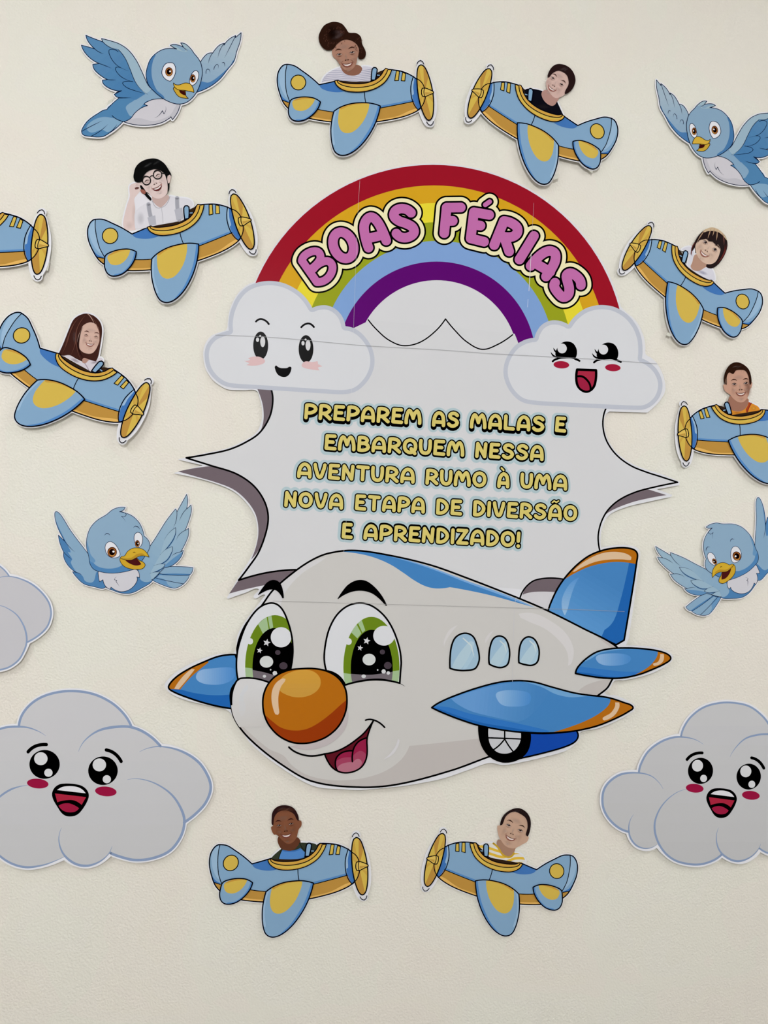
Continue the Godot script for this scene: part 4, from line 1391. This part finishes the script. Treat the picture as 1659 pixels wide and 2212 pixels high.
const TITLE := [
	["B", 0, [[171.5, 772, 208, 708, 298, 664, 365, 676, 386, 742, 350, 806, 272, 872], [305, 866, 392, 794, 480, 780, 524, 836, 504, 930, 434, 1000, 345.5, 1020, 171.5, 772]], 8.4],
	["O", 0, [], 10.2],
	["A", 0, [[940, 622, 900, 480, 890, 370, 918, 300, 965, 268, 1015, 290, 1078, 380, 1145, 540], [922, 518, 1110, 475]], 10.2],
	["S", 0, [[1432, 218, 1380, 180, 1310, 170, 1248, 200, 1235, 258, 1288, 310, 1380, 345, 1452, 390, 1462, 455, 1390, 503, 1315, 500, 1262, 458]], 10.2],
	["F", 1, [[335, 176, 198.5, 178, 175, 425], [190, 308, 257, 306]], 10.4],
	["E", 1, [[610, 248, 462.5, 222, 430.5, 476, 560, 508], [447, 340, 525, 352]], 10.4],
	["accent", 1, [[572, 150, 614, 120]], 5.0],
	["R", 1, [[658, 540, 752.5, 308, 830, 330, 882, 378, 874, 432, 820, 462, 720, 452], [755, 462, 802, 602]], 10.4],
	["I", 1, [[1042, 452, 902, 680]], 10.4],
	["A", 1, [[1010, 742, 1060, 680, 1130, 620, 1195, 597, 1245, 622, 1247, 690, 1210, 770, 1158, 845], [1078, 730, 1198, 800]], 10.4],
	["S", 1, [[1495, 928, 1485, 880, 1442, 835, 1392, 812, 1357, 835, 1365, 890, 1382, 960, 1372, 1020, 1325, 1045, 1272, 1000, 1237, 942, 1245, 905]], 10.4],
]

func make_title():
	var t := part("title_lettering")
	var z := zc
	hold = true
	for layer in 2:
		zc = z + DZ * (layer + 1)
		var all: Array = []
		for l in TITLE:
			for p in title_paths(l):
				all.append([p, l[3] + (15.6 if layer == 0 else 12.0)])
		blob(all, INK if layer == 0 else rgb(236, 229, 182))
	for l in TITLE:
		part("letter", t)
		for layer in 2:
			zc = z + DZ * (3 + layer)
			var one: Array = []
			for p in title_paths(l):
				one.append([p, l[3] + (3.9 if layer == 0 else 0.0)])
			blob(one, INK if layer == 0 else rgb(190, 108, 166))
	hold = false
	zc = z + DZ * 5

func title_paths(l: Array) -> Array:
	if l[1] == 0:
		crop(620, 420, 310)
	else:
		crop(920, 410, 370)
	var out := []
	if l[0] == "O":
		var o := oval(650, 595, 112, 158, -22, 48)
		o.append(o[0])
		out.append(o)
	for p in l[2]:
		out.append(sm(p, false))
	return out

# skeleton strokes of a rounded hand-lettered alphabet, on a 100 high grid: width, then paths
const FONT := {
	"A": [66, [[0, 100, 2, 60, 11, 22, 33, 0, 55, 14, 64, 46, 66, 100], [6, 74, 64, 74]]],
	"B": [54, [[0.5, 100, 2.5, 0, 34, 2, 48, 20, 38, 40, 6, 46], [8, 46, 42, 50, 56, 74, 40, 96, 0.5, 100]]],
	"D": [58, [[0.5, 100, 2.5, 0, 34, 6, 58, 46, 40, 90, 0.5, 100]]],
	"E": [50, [[50, 0, 4.5, 0, 0.5, 98, 52, 100], [3, 48, 40, 48]]],
	"I": [2, [[2, 0, 0, 100]]],
	"L": [50, [[2, 0, 0.5, 98, 50, 100]]],
	"M": [84, [[0, 100, 4, 40, 18, 2, 30, 20, 42.5, 62, 54, 18, 66, 2, 80, 40, 84, 100]]],
	"N": [56, [[0, 100, 4.5, 0, 50.5, 100, 56, 0]]],
	"O": [66, [[33, 0, 58, 16, 66, 50, 58, 84, 33, 100, 8, 84, 0, 50, 8, 16, 33, 0]]],
	"P": [57, [[0, 100, 3.5, 0, 42, 3, 60, 28, 42, 54, 4, 60]]],
	"Q": [66, [[33, 0, 58, 16, 66, 50, 58, 84, 33, 100, 8, 84, 0, 50, 8, 16, 33, 0], [40, 70, 62, 106]]],
	"R": [59, [[0, 100, 3.5, 0, 42, 3, 58, 28, 42, 52, 6, 60], [24, 60, 60, 100]]],
	"S": [58, [[56, 14, 40, 0, 18, 2, 6, 20, 20, 40, 42, 50, 57, 72, 42, 96, 18, 100, 0, 86]]],
	"T": [60, [[0, 0, 60, 2], [31, 2, 29, 100]]],
	"U": [54, [[0, 0, 0, 60, 8, 90, 27, 100, 46, 90, 54, 60, 55, 0]]],
	"V": [58, [[0, 0, 10, 56, 29, 98, 47, 56, 58, 0]]],
	"Z": [54, [[0, 0, 52.5, 0, 0.5, 100, 55, 100]]],
	"!": [2, [[2, 0, 0, 62], [0, 102, 1, 103]]],
}

func make_message():
	# word, left and right edge, top of its first letter, slope
	var rows := [
		[[["PREPAREM", 655.2, 912.8, 869.5], ["AS", 930.1, 993.8, 885.5], ["MALAS", 1011.8, 1177.8, 889.5], ["E", 1194.9, 1223.8, 897.5]], 4.2, 4.0],
		[[["EMBARQUEM", 698.6, 1004.8, 935.7], ["NESSA", 1023, 1175.7, 952.5]], 1.4, 3.0],
		[[["AVENTURA", 639.8, 898, 996.0], ["RUMO", 915.9, 1052.3, 1010.4], ["A", 1070.4, 1101.9, 1017.2], ["UMA", 1120.4, 1226.3, 1018.6]], 0.4, 1.0],
		[[["NOVA", 612, 744, 1058.2], ["ETAPA", 764, 920, 1065.4], ["DE", 938.6, 999.5, 1074.5], ["DIVERSAO", 1018, 1247.4, 1078.2]], -0.3, -1.5],
		[[["E", 735.5, 764.2, 1126.3], ["APRENDIZADO!", 782.6, 1125, 1129]], -1.6, -2.0],
	]
	var z_first := zc
	for r in rows:
		var strokes := []          # per letter: paths in picture pixels
		for word in r[0]:
			var s: String = word[0]
			var h := 6.4
			var unit := 0.268
			var sum := 0.0
			for ch in s:
				sum += FONT[ch][0] * unit
			var gap := -1.6
			var wide: float = (word[2] - word[1] - s.length() * 2.0 * h - (s.length() - 1) * gap) / sum
			var x: float = word[1]
			for i in s.length():
				var g: Array = FONT[s[i]]
				var slope := 0.05
				var y: float = word[3] + h + (x - word[1]) * slope
				xf = Transform2D()
				fr = Transform2D(Vector2(unit * wide, unit * wide * slope), Vector2(-0.008, unit), Vector2(x + h, y))
				var ps := []
				for p in g[1]:
					ps.append([sm(p, false), 1.0])
				if s == "A":
					ps.append([sm([16, -46, 32, -30], false), 0.52])
				if s == "DIVERSAO" and i == 6:
					ps.append([sm([14, -28, 26, -40, 40, -30, 54, -42], false), 0.42])
				strokes.append(ps)
				x += g[0] * unit * wide + 2.0 * h + gap
		fr = Transform2D()
		var line_part := part("message_lettering")
		zc = z_first
		up()
		var z := zc
		hold = true
		var halo: Array = []
		for ps in strokes:
			for p in ps:
				for dy in [r[2], 0.0]:
					halo.append([moved(p[0], -1.0, dy), 3.8 * p[1] + 7.8])
		blob(halo, rgb(176, 196, 200))
		for ps in strokes:
			part("letter", line_part)
			zc = z + DZ
			var dark: Array = []
			var gold: Array = []
			for p in ps:
				dark.append([p[0], 3.8 * p[1] + 2.6])
				if absf(r[1]) > 1.0:
					dark.append([moved(p[0], 0, r[1]), 3.8 * p[1] + 2.6])
					dark.append([moved(p[0], 0, r[1] * 0.5), 3.8 * p[1] + 2.5])
				gold.append([p[0], 3.8 * p[1]])
			blob(dark, INK)
			zc = z + DZ * 2
			blob(gold, rgb(212, 196, 112))
		hold = false
		zc = z + DZ * 3

func moved(p: PackedVector2Array, dx: float, dy: float) -> PackedVector2Array:
	var out := PackedVector2Array()
	for v in p:
		out.append(v + Vector2(dx, dy))
	return out

func star(x: float, y: float, r: float) -> PackedVector2Array:
	var m := xf * fr
	var out := PackedVector2Array()
	for i in 10:
		var a := TAU * i / 10 - 1.35
		out.append(m * (Vector2(x, y) + Vector2(r if i % 2 == 0 else r * 0.45, 0).rotated(a)))
	return out

func hexa(x: float, y: float, r: float) -> PackedVector2Array:
	return oval(x, y, r, r, 12, 6)

func make_big_plane():
	xf = Transform2D()
	var cream := rgb(201, 198, 194)
	var pale := rgb(213, 212, 213)
	var dim := rgb(189, 183, 179)
	var blue := rgb(70, 130, 188)
	var deep := rgb(34, 98, 172)
	var sky := rgb(114, 164, 208)
	var org := rgb(178, 106, 26)
	var shine := rgb(216, 186, 152)
	var w := 3.8
	# far wing
	crop(340, 1170, 560)
	part("wing")
	var p := sm([500.5, 718, 400, 728, 300, 765, 200, 812, 120, 865, 76, 920, 90, 945, 200, 992, 340, 1035, 480.5, 1062, 560.5, 900])
	fp(p, blue)
	fp_in(sm([60.5, 930, 140, 938, 240, 962, 360, 976, 480.5, 970, 500.5, 1090, 300, 1080]), p, deep)
	fp_in(sm([60.5, 935, 70.5, 850, 320.5, 740, 330.5, 768, 290, 800, 220, 860, 150.5, 940]), p, org)
	fp_in(sm([112.5, 935, 160, 865, 222.5, 808, 242.5, 812, 190, 880, 140.5, 938]), p, shine)
	fade(sm([250, 860, 275, 820, 360, 805, 470, 800, 500, 820, 490, 870, 420, 905, 330, 908, 270, 890]), 260, 850, rgb(146, 180, 217), 500, 850, rgb(78, 137, 200))
	stroke(p, w, INK, true)
	# tail fin
	crop(1080, 860, 410)
	part("tail_fin")
	p = sm([408.5, 1860, 440, 1770, 500, 1650, 580, 1540, 680, 1440, 780, 1370, 900, 1325, 1010, 1308, 1090, 1308, 1160, 1325, 1188, 1360, 1180, 1440, 1150, 1640, 1070.5, 2110, 1000.5, 2150, 420.5, 1880])
	fade(p, 800, 1500, blue, 560, 1900, rgb(92, 150, 206), 10)
	fp_in(sm([1122.5, 1400, 1090, 1560, 1040, 1760, 980, 1940, 900.5, 2020, 850.5, 2130, 1100.5, 2170, 1200.5, 1400]), p, deep)
	fp_in(sm([540.5, 1590, 640, 1530, 760, 1475, 900, 1440, 1030, 1430, 1180.5, 1450, 1230.5, 1290, 800, 1290, 500.5, 1560]), p, org)
	fill([622.5, 1515, 700, 1445, 800, 1385, 900, 1350, 1000, 1342, 1090, 1358, 1136, 1390, 1132, 1412, 1060, 1408, 940, 1410, 820, 1430, 700, 1480, 640, 1515], shine)
	fade(sm([680.5, 1565, 610, 1610, 560, 1680, 530, 1760, 532, 1840, 555.5, 1895, 580, 1840, 600, 1760, 640, 1640]), 600, 1560, rgb(90, 146, 204), 540, 1900, rgb(156, 190, 220))
	stroke(p, w, INK, true)
	# body
	crop(340, 1170, 560)
	fr = Transform2D()
	var body := sm([512.5, 1400, 530, 1350, 565, 1308, 590, 1274, 639, 1232, 678, 1207, 711, 1194.5, 762, 1188.6, 829, 1197, 925, 1219, 1007, 1248, 1122, 1293, 1179, 1317.6, 1253, 1354.5, 1327, 1394.6, 1338, 1420, 1332, 1445, 1318, 1467, 1308, 1484, 1290, 1498.6, 1200, 1570, 1100, 1615, 1049, 1633, 972, 1661, 860, 1690, 779, 1696.6, 677, 1684.8, 610, 1649, 542, 1595, 508, 1551, 498.6, 1507, 502, 1484, 517.5, 1467])
	var hull := part("aeroplane_body")
	fp(body, cream)
	fp_in(sm([590.5, 1272, 650, 1224, 705.5, 1203, 690, 1214, 650, 1240, 618, 1276, 595, 1325, 550.5, 1340]), body, rgb(209, 207, 207))
	crop(540, 1420, 360)
	fp_in(sm([-120.5, 620, 180, 890, 330, 960, 420, 1060, 560, 1150, 760, 1200, 950, 1205, 1150, 1180, 1350, 1110, 1500, 1000, 1580.5, 865, 1659, 860, 2400.5, 780, 2400.5, 1300, 600, 1500, -120.5, 900]), body, dim)
	crop(860, 1280, 620)
	fp_in(sm([1030.5, 565, 1100, 520, 1225.5, 495, 1240.5, 560, 1140.5, 600]), body, dim)
	fp_in(sm([1130.5, 245, 1190, 270, 1260.5, 315, 1240.5, 330]), body, dim)
	fill([690.5, 120, 780, 118, 880, 165, 960, 230, 1005, 320, 995, 400, 972.5, 418, 968, 340, 920, 270, 840, 205, 760, 170, 700.5, 142], rgb(210, 207, 206))
	fill([340.5, 185, 290, 215, 262, 270, 260.5, 306, 275, 270, 305, 225], rgb(209, 206, 205))
	fill([545.5, 215, 510, 245, 497, 285, 515, 262], rgb(207, 204, 203))
	crop(720, 1170, 680)
	part("roof_stripe", hull)
	var stripe := sm([40.5, 52, 120, 45, 200, 52, 300, 72, 500, 130, 700, 205, 900, 276, 1058.5, 346, 960, 318, 800, 275, 610.5, 238, 540, 245, 480, 232, 420, 200, 370, 165, 300, 120, 220, 85, 140, 64])
	fp(stripe, blue)
	fp_in(sm([150.5, 48, 300, 78, 500, 138, 700, 215, 900, 288, 1060.5, 350, 1060.5, 340, 900, 268, 700, 195, 500, 122, 300, 64]), stripe, rgb(122, 168, 216))
	part("body_outline", hull)
	stroke(body, w, INK, true)
	crop(340, 1170, 560)
	# far eye and near eye
	crop(500, 1230, 400)
	make_eye(hull, sm([60.5, 975, 48, 880, 52, 760, 75, 650, 130, 500, 200, 390, 270, 325, 350, 297, 410, 310, 460, 360, 505, 460, 538, 580, 550, 700, 545, 800, 520.5, 930, 350.5, 1010]), 390, 860, 265, 455, 385, 870, 195, 350, [445, 602, 92, 90], 0)
	crop(500, 1230, 400)
	make_eye(hull, sm([848.5, 900, 830, 800, 838, 680, 870, 540, 930, 420, 1010, 340, 1100, 302, 1200, 303, 1290, 345, 1380, 430, 1450, 550, 1500, 700, 1515, 820, 1508, 920, 1502.5, 1010, 1380, 985, 1260, 980, 1140, 995, 1015.5, 1025, 950, 940]), 1250, 870, 250, 450, 1253, 880, 187, 345, [1362, 588, 96, 88], 1)
	crop(540, 1420, 360)
	part("eyelid", hull)
	line([940, 267, 1040, 238, 1160, 216, 1290, 210, 1400, 224, 1480, 247, 1535, 278], w, INK, 2)
	crop(500, 1230, 400)
	part("cheek", hull)
	p = sm([20, 1060, 30, 1010, 62.5, 975, 130, 965, 220, 970, 300, 990, 356.5, 1012, 300, 1100, 280, 1250, 290.5, 1400, 60.5, 1400, 2, 1250, -2, 1140])
	fade(Geometry2D.intersect_polygons(p, body)[0], 120, 1060, rgb(209, 208, 208), 200, 1390, cream, 12)
	fade(sm([150, 1030, 90, 1090, 70, 1180, 90, 1300, 130, 1240, 110, 1130]), 100, 1040, rgb(206, 208, 211), 100, 1300, rgb(204, 203, 202), 6)
	line([4, 1200, 6, 1120, 22, 1050, 62, 978, 130, 964, 220, 970, 300, 990, 356, 1012], w, INK)
	# nose
	crop(540, 1420, 360)
	part("nose_shade", hull)
	fill([965.5, 500, 975, 600, 930, 720, 830, 820, 700, 885, 560, 905, 400.5, 870, 540, 840, 700, 800, 850, 690, 930, 580], rgb(189, 180, 180))
	part("nose", hull)
	p = sm([130, 460, 138, 360, 180, 260, 260, 175, 380, 120, 520, 103, 660, 105, 780, 135, 880, 200, 945, 300, 962, 420, 945, 540, 880, 670, 770, 770, 640, 825, 520, 842, 400, 825, 280, 760, 190, 660, 145, 560])
	fp(p, org)
	fp_in(sm([100.5, 520, 150, 560, 220, 620, 310, 685, 430, 714, 560, 700, 680, 640, 800, 550, 900, 460, 1000.5, 380, 1000.5, 900, 100.5, 900]), p, rgb(148, 56, 18))
	fade(sm([300, 320, 290, 250, 320, 190, 390, 145, 480, 118, 590, 118, 660, 150, 700, 210, 690, 290, 620, 355, 520, 385, 420, 380, 340, 350]), 480, 120, rgb(206, 154, 62), 480, 380, rgb(196, 148, 66), 6)
	fill([330, 198, 355, 205, 350, 225, 310, 280, 285, 370, 285, 470, 292, 540, 280, 560, 255, 555, 230, 490, 215, 400, 225, 310, 265, 240], shine)
	stroke(p, w, INK, true)
	# mouth
	var mouth := part("mouth", hull)
	p = sm([740.5, 945, 860, 918, 960, 870, 1060, 800, 1140, 730, 1222.5, 618, 1185, 710, 1160, 800, 1162, 920, 1150, 1000, 1110, 1070, 1040, 1115, 950, 1132, 870, 1115, 800, 1060])
	fp(p, rgb(92, 26, 38))
	var tongue := sm([870, 1115, 848, 1060, 855, 990, 900, 940, 960, 918, 1022.5, 915, 1040, 860, 1080, 815, 1160.5, 785, 1170, 900, 1150, 1010, 1100, 1085, 1000, 1130])
	fp_in(tongue, p, rgb(146, 34, 70))
	fp_in(sm([850.5, 1020, 920, 985, 1012.5, 980, 1045, 940, 1100, 915, 1150.5, 950, 1150, 1100, 900, 1140]), p, rgb(158, 66, 92))
	fp_in(sm([862.5, 1100, 890, 1055, 960, 1030, 1020.5, 1028, 1060, 995, 1092, 1000, 1110, 1040, 1050, 1110, 950, 1125]), p, rgb(176, 110, 126))
	line([868, 1112, 848, 1060, 855, 990, 900, 940, 960, 918, 1022, 915], w * 0.9, INK)
	line([1022, 912, 1045, 860, 1085, 818, 1160, 786], w * 0.9, INK)
	line([1016, 1022, 1014, 970, 1024, 905], w * 0.9, INK)
	stroke(p, w * 0.9, INK, true)
	part("smile_line", hull)
	line([388, 878, 450, 925, 540, 957, 630, 965, 740, 945], w, INK)
	line([1146, 612, 1190, 604, 1240, 615, 1290, 642, 1335, 684], w * 0.9, INK)
	fill([1465.5, 795, 1482.5, 810, 1460, 890, 1410, 955, 1320.5, 1000, 1390, 940, 1440, 870], rgb(210, 208, 209))
	# eyebrows
	crop(500, 1230, 400)
	for b in [[243.5, 222, 285, 160, 330, 110, 380, 94, 425, 112, 452, 160, 466.5, 250, 458.5, 252, 430, 205, 395, 178, 355, 172, 310, 185], [952.5, 258, 990, 200, 1040, 140, 1100, 104, 1160, 94, 1220, 112, 1290, 170, 1345, 240, 1385.5, 318, 1376.5, 316, 1320, 255, 1250, 205, 1170, 185, 1090, 190, 1020, 215]]:
		part("eyebrow", hull)
		fo(b, INK, 1.6, INK)
	# windows
	crop(860, 1280, 620)
	for q in [[294.5, 432, 295, 370, 305, 300, 330, 252, 380, 231, 425, 248, 450, 300, 463, 370, 455, 410, 435, 436, 380, 445, 330, 442], [520.5, 408, 518, 370, 525, 310, 545, 262, 580, 247, 615, 265, 635, 320, 636, 370, 625, 410, 595, 427, 560, 425], [690.5, 400, 690, 360, 697, 305, 715, 268, 745, 252, 780, 266, 804, 315, 806, 360, 795, 398, 765, 415, 725, 411]]:
		part("window", hull)
		p = sm(q)
		fade(p, q[10], q[1], rgb(160, 188, 206), q[0], q[1] - 160, rgb(150, 182, 206), 4)
		var cx: float = (q[0] + 80) if q[0] < 400 else q[0] + 60
		fp_in(sm([cx - 70.0 + 0.5, 430, cx + 30.5, 280, cx + 60.5, 290, cx - 20.5, 440]), p, rgb(176, 200, 212))
		fp_in(sm([cx - 5.5, 432, cx + 50.5, 340, cx + 62.5, 350, cx + 12.5, 432]), p, rgb(168, 196, 212))
		line([cx - 4, 260, cx + 42, 302, cx + 60, 370] if q[0] < 400 else [cx + 2, 275, cx + 28, 298, cx + 39, 342], 2.6, rgb(204, 214, 214), 2)
		stroke(p, w * 0.95, INK, true)
	# tailplane
	part("tailplane", null)
	p = sm([1015.5, 462, 1030, 425, 1080, 375, 1140, 338, 1220, 320, 1320, 316, 1420, 322, 1500, 335, 1550, 355, 1563, 378, 1530, 405, 1460, 438, 1380, 468, 1280, 488, 1180, 488, 1100, 478])
	fp(p, blue)
	fp_in(sm([1020.5, 420, 1100, 430, 1200, 442, 1300, 452, 1400.5, 450, 1380.5, 500, 1100, 510, 1000.5, 480]), p, rgb(54, 118, 190))
	fp_in(sm([1010.5, 452, 1100, 462, 1200, 478, 1300.5, 482, 1280.5, 510, 1100, 510, 1000.5, 480]), p, deep)
	fp_in(sm([1040.5, 400, 1120, 335, 1240, 318, 1380.5, 316, 1260, 326, 1160, 345, 1090, 385]), p, sky)
	fp_in(sm([1475.5, 300, 1488, 350, 1460, 400, 1420, 435, 1355.5, 470, 1400.5, 500, 1600.5, 440, 1600.5, 330]), p, org)
	fill([1502.5, 350, 1522.5, 350, 1520, 390, 1495, 412, 1465, 418, 1460, 406, 1490, 395], shine)
	fade(sm([1132, 375, 1150, 355, 1220, 347, 1300, 352, 1335, 375, 1310, 405, 1230, 418, 1160, 408]), 1150, 380, rgb(138, 176, 216), 1340, 380, rgb(74, 135, 198))
	stroke(p, w * 0.95, INK, true)
	# wheel strut and wheel
	part("wheel_pod", null)
	fo([700.5, 800, 860, 806, 1018.5, 790, 1030, 815, 1020, 845, 980, 872, 880, 905, 690.5, 950], rgb(28, 72, 166), w * 0.9, INK)
	var wh := part("wheel", null)
	fp(sm([455.5, 760, 756.5, 800, 758, 850, 740, 910, 700, 950, 640, 972, 580, 970, 520, 940, 480, 890, 460, 830]), INK)
	part("wheel_rim", wh)
	fp(sm([515.5, 770, 698.5, 790, 700, 840, 680, 885, 650, 912, 605, 922, 560, 910, 525, 870, 514, 820]), rgb(196, 197, 200))
	for s in [[608, 780, 608, 835], [516, 831, 608, 834], [608, 834, 700, 838], [608, 838, 575, 875, 545, 898], [608, 838, 630, 875, 655, 908]]:
		part("spoke", wh)
		line(s, 3.0, INK)
	part("wing", null)
	p = sm([189.5, 658, 230, 630, 320, 590, 450, 545, 580, 512, 690, 503, 780, 512, 880, 540, 1000, 572, 1080, 585, 1200, 600, 1290, 628, 1345, 655, 1320, 680, 1240, 722, 1140, 762, 1020, 790, 900, 802, 760, 802, 620, 790, 460, 760, 340, 722, 240, 682])
	fp(p, blue)
	fp_in(sm([180.5, 655, 280, 655, 400, 690, 540, 720, 700, 752, 860.5, 790, 860.5, 830, 500, 830, 150.5, 680]), p, rgb(52, 116, 190))
	fp_in(sm([180.5, 652, 240, 668, 340, 705, 480, 745, 640, 772, 790.5, 798, 760.5, 830, 400, 800, 150.5, 690]), p, deep)
	fade(sm([300.5, 606, 450, 555, 600, 520, 690, 512, 780.5, 524, 860.5, 570, 760, 700, 680.5, 740, 560, 715, 420, 680, 340, 640]), 420, 600, rgb(104, 154, 208), 800, 640, blue)
	fp_in(sm([680.5, 503, 780, 512, 880, 540, 1000, 572, 1100.5, 588, 1040, 596, 980, 598, 900, 580, 820, 540, 750, 518]), p, sky)
	fp_in(sm([1205.5, 590, 1215, 620, 1190, 660, 1120, 710, 1020, 755, 880.5, 800, 1000.5, 840, 1400.5, 720, 1400.5, 600]), p, org)
	fill([1242.5, 628, 1265.5, 628, 1265, 660, 1235, 705, 1180, 732, 1170, 718, 1215, 690, 1240, 655], shine)
	fade(sm([557, 590, 570, 568, 640, 558, 740, 570, 760, 600, 740, 640, 660, 652, 590, 640]), 570, 600, rgb(142, 180, 218), 760, 610, rgb(76, 137, 200))
	stroke(p, w * 0.95, INK, true)
	finish()

func make_eye(hull: Node3D, white: PackedVector2Array, ix: float, iy: float, irx: float, iry: float, px_: float, py: float, prx: float, pry: float, big: Array, near: int):
	var paper := rgb(215, 216, 219)
	var pale := rgb(160, 186, 142)
	part("eye", hull)
	fp(white, paper)
	var iris := Geometry2D.intersect_polygons(oval(ix, iy, irx, iry, 0, 64), white)[0]
	var pupil := Geometry2D.intersect_polygons(oval(px_, py, prx, pry, 0, 64), white)[0]
	fp(iris, rgb(104, 132, 30))
	for s in ([[240.5, 485, 315.5, 418, 335.5, 535, 285.5, 575], [325.5, 412, 358.5, 405, 375.5, 515, 345.5, 530]] if near == 0 else [[1066.5, 555, 1115.5, 482, 1160.5, 568, 1125.5, 612], [1128.5, 470, 1160.5, 440, 1195.5, 540, 1170.5, 562]]):
		fp_in(sm(s), iris, pale)
	fp_in(sm([100.5, 870, 190, 880, 300, 905, 400, 945, 600.5, 1010, 600.5, 1100, 100.5, 1100]) if near == 0 else sm([980.5, 915, 1100, 932, 1250, 935, 1400, 910, 1540.5, 890, 1540.5, 1100, 980.5, 1100]), iris, pale)
	fp(pupil, INK)
	fp_in(sm([100.5, 868, 190, 892, 300, 915, 400, 945, 600.5, 1010, 600.5, 1100, 100.5, 1100]) if near == 0 else sm([980.5, 915, 1100, 930, 1250, 935, 1400, 915, 1540.5, 890, 1540.5, 1100, 980.5, 1100]), pupil, rgb(112, 104, 110))
	fp_in(oval(big[0], big[1], big[2], big[3], 0, 48), white, paper)
	var d: Array = [[170, 638, 26, 28], [317, 650, 35], [254, 720, 27], [315, 820, 60, 52], [416, 737, 24, 22], [466, 856, 37, 32], [390, 922, 22], [430, 938, 18], [352, 891, 10], [297, 949, 15, 13]] if near == 0 else [[1047, 640, 28, 30], [1208, 634, 34], [1149, 697, 27], [1229, 800, 58, 52], [1348, 733, 23, 22], [1396, 853, 34, 32], [1359, 906, 21], [1400, 920, 17], [1306, 893, 10], [1181, 949, 20, 16]]
	fp(oval(d[0][0], d[0][1], d[0][2], d[0][3]), paper)
	fp(star(d[1][0], d[1][1], d[1][2]), rgb(206, 206, 208))
	fp(star(d[2][0], d[2][1], d[2][2]), rgb(206, 206, 208))
	fp(oval(d[3][0], d[3][1], d[3][2], d[3][3]), rgb(206, 209, 206))
	fp(oval(d[4][0], d[4][1], d[4][2], d[4][3]), rgb(70, 60, 68))
	fp(oval(d[5][0], d[5][1], d[5][2], d[5][3]), rgb(70, 60, 68))
	fp_in(hexa(d[6][0], d[6][1], d[6][2]), white, rgb(210, 211, 212))
	fp_in(hexa(d[7][0], d[7][1], d[7][2]), white, rgb(210, 211, 212))
	fp(star(d[8][0], d[8][1], d[8][2]), rgb(210, 211, 212))
	fp(oval(d[9][0], d[9][1], d[9][2], d[9][3]), rgb(206, 208, 208))
	stroke(white, 3.8, INK, true)
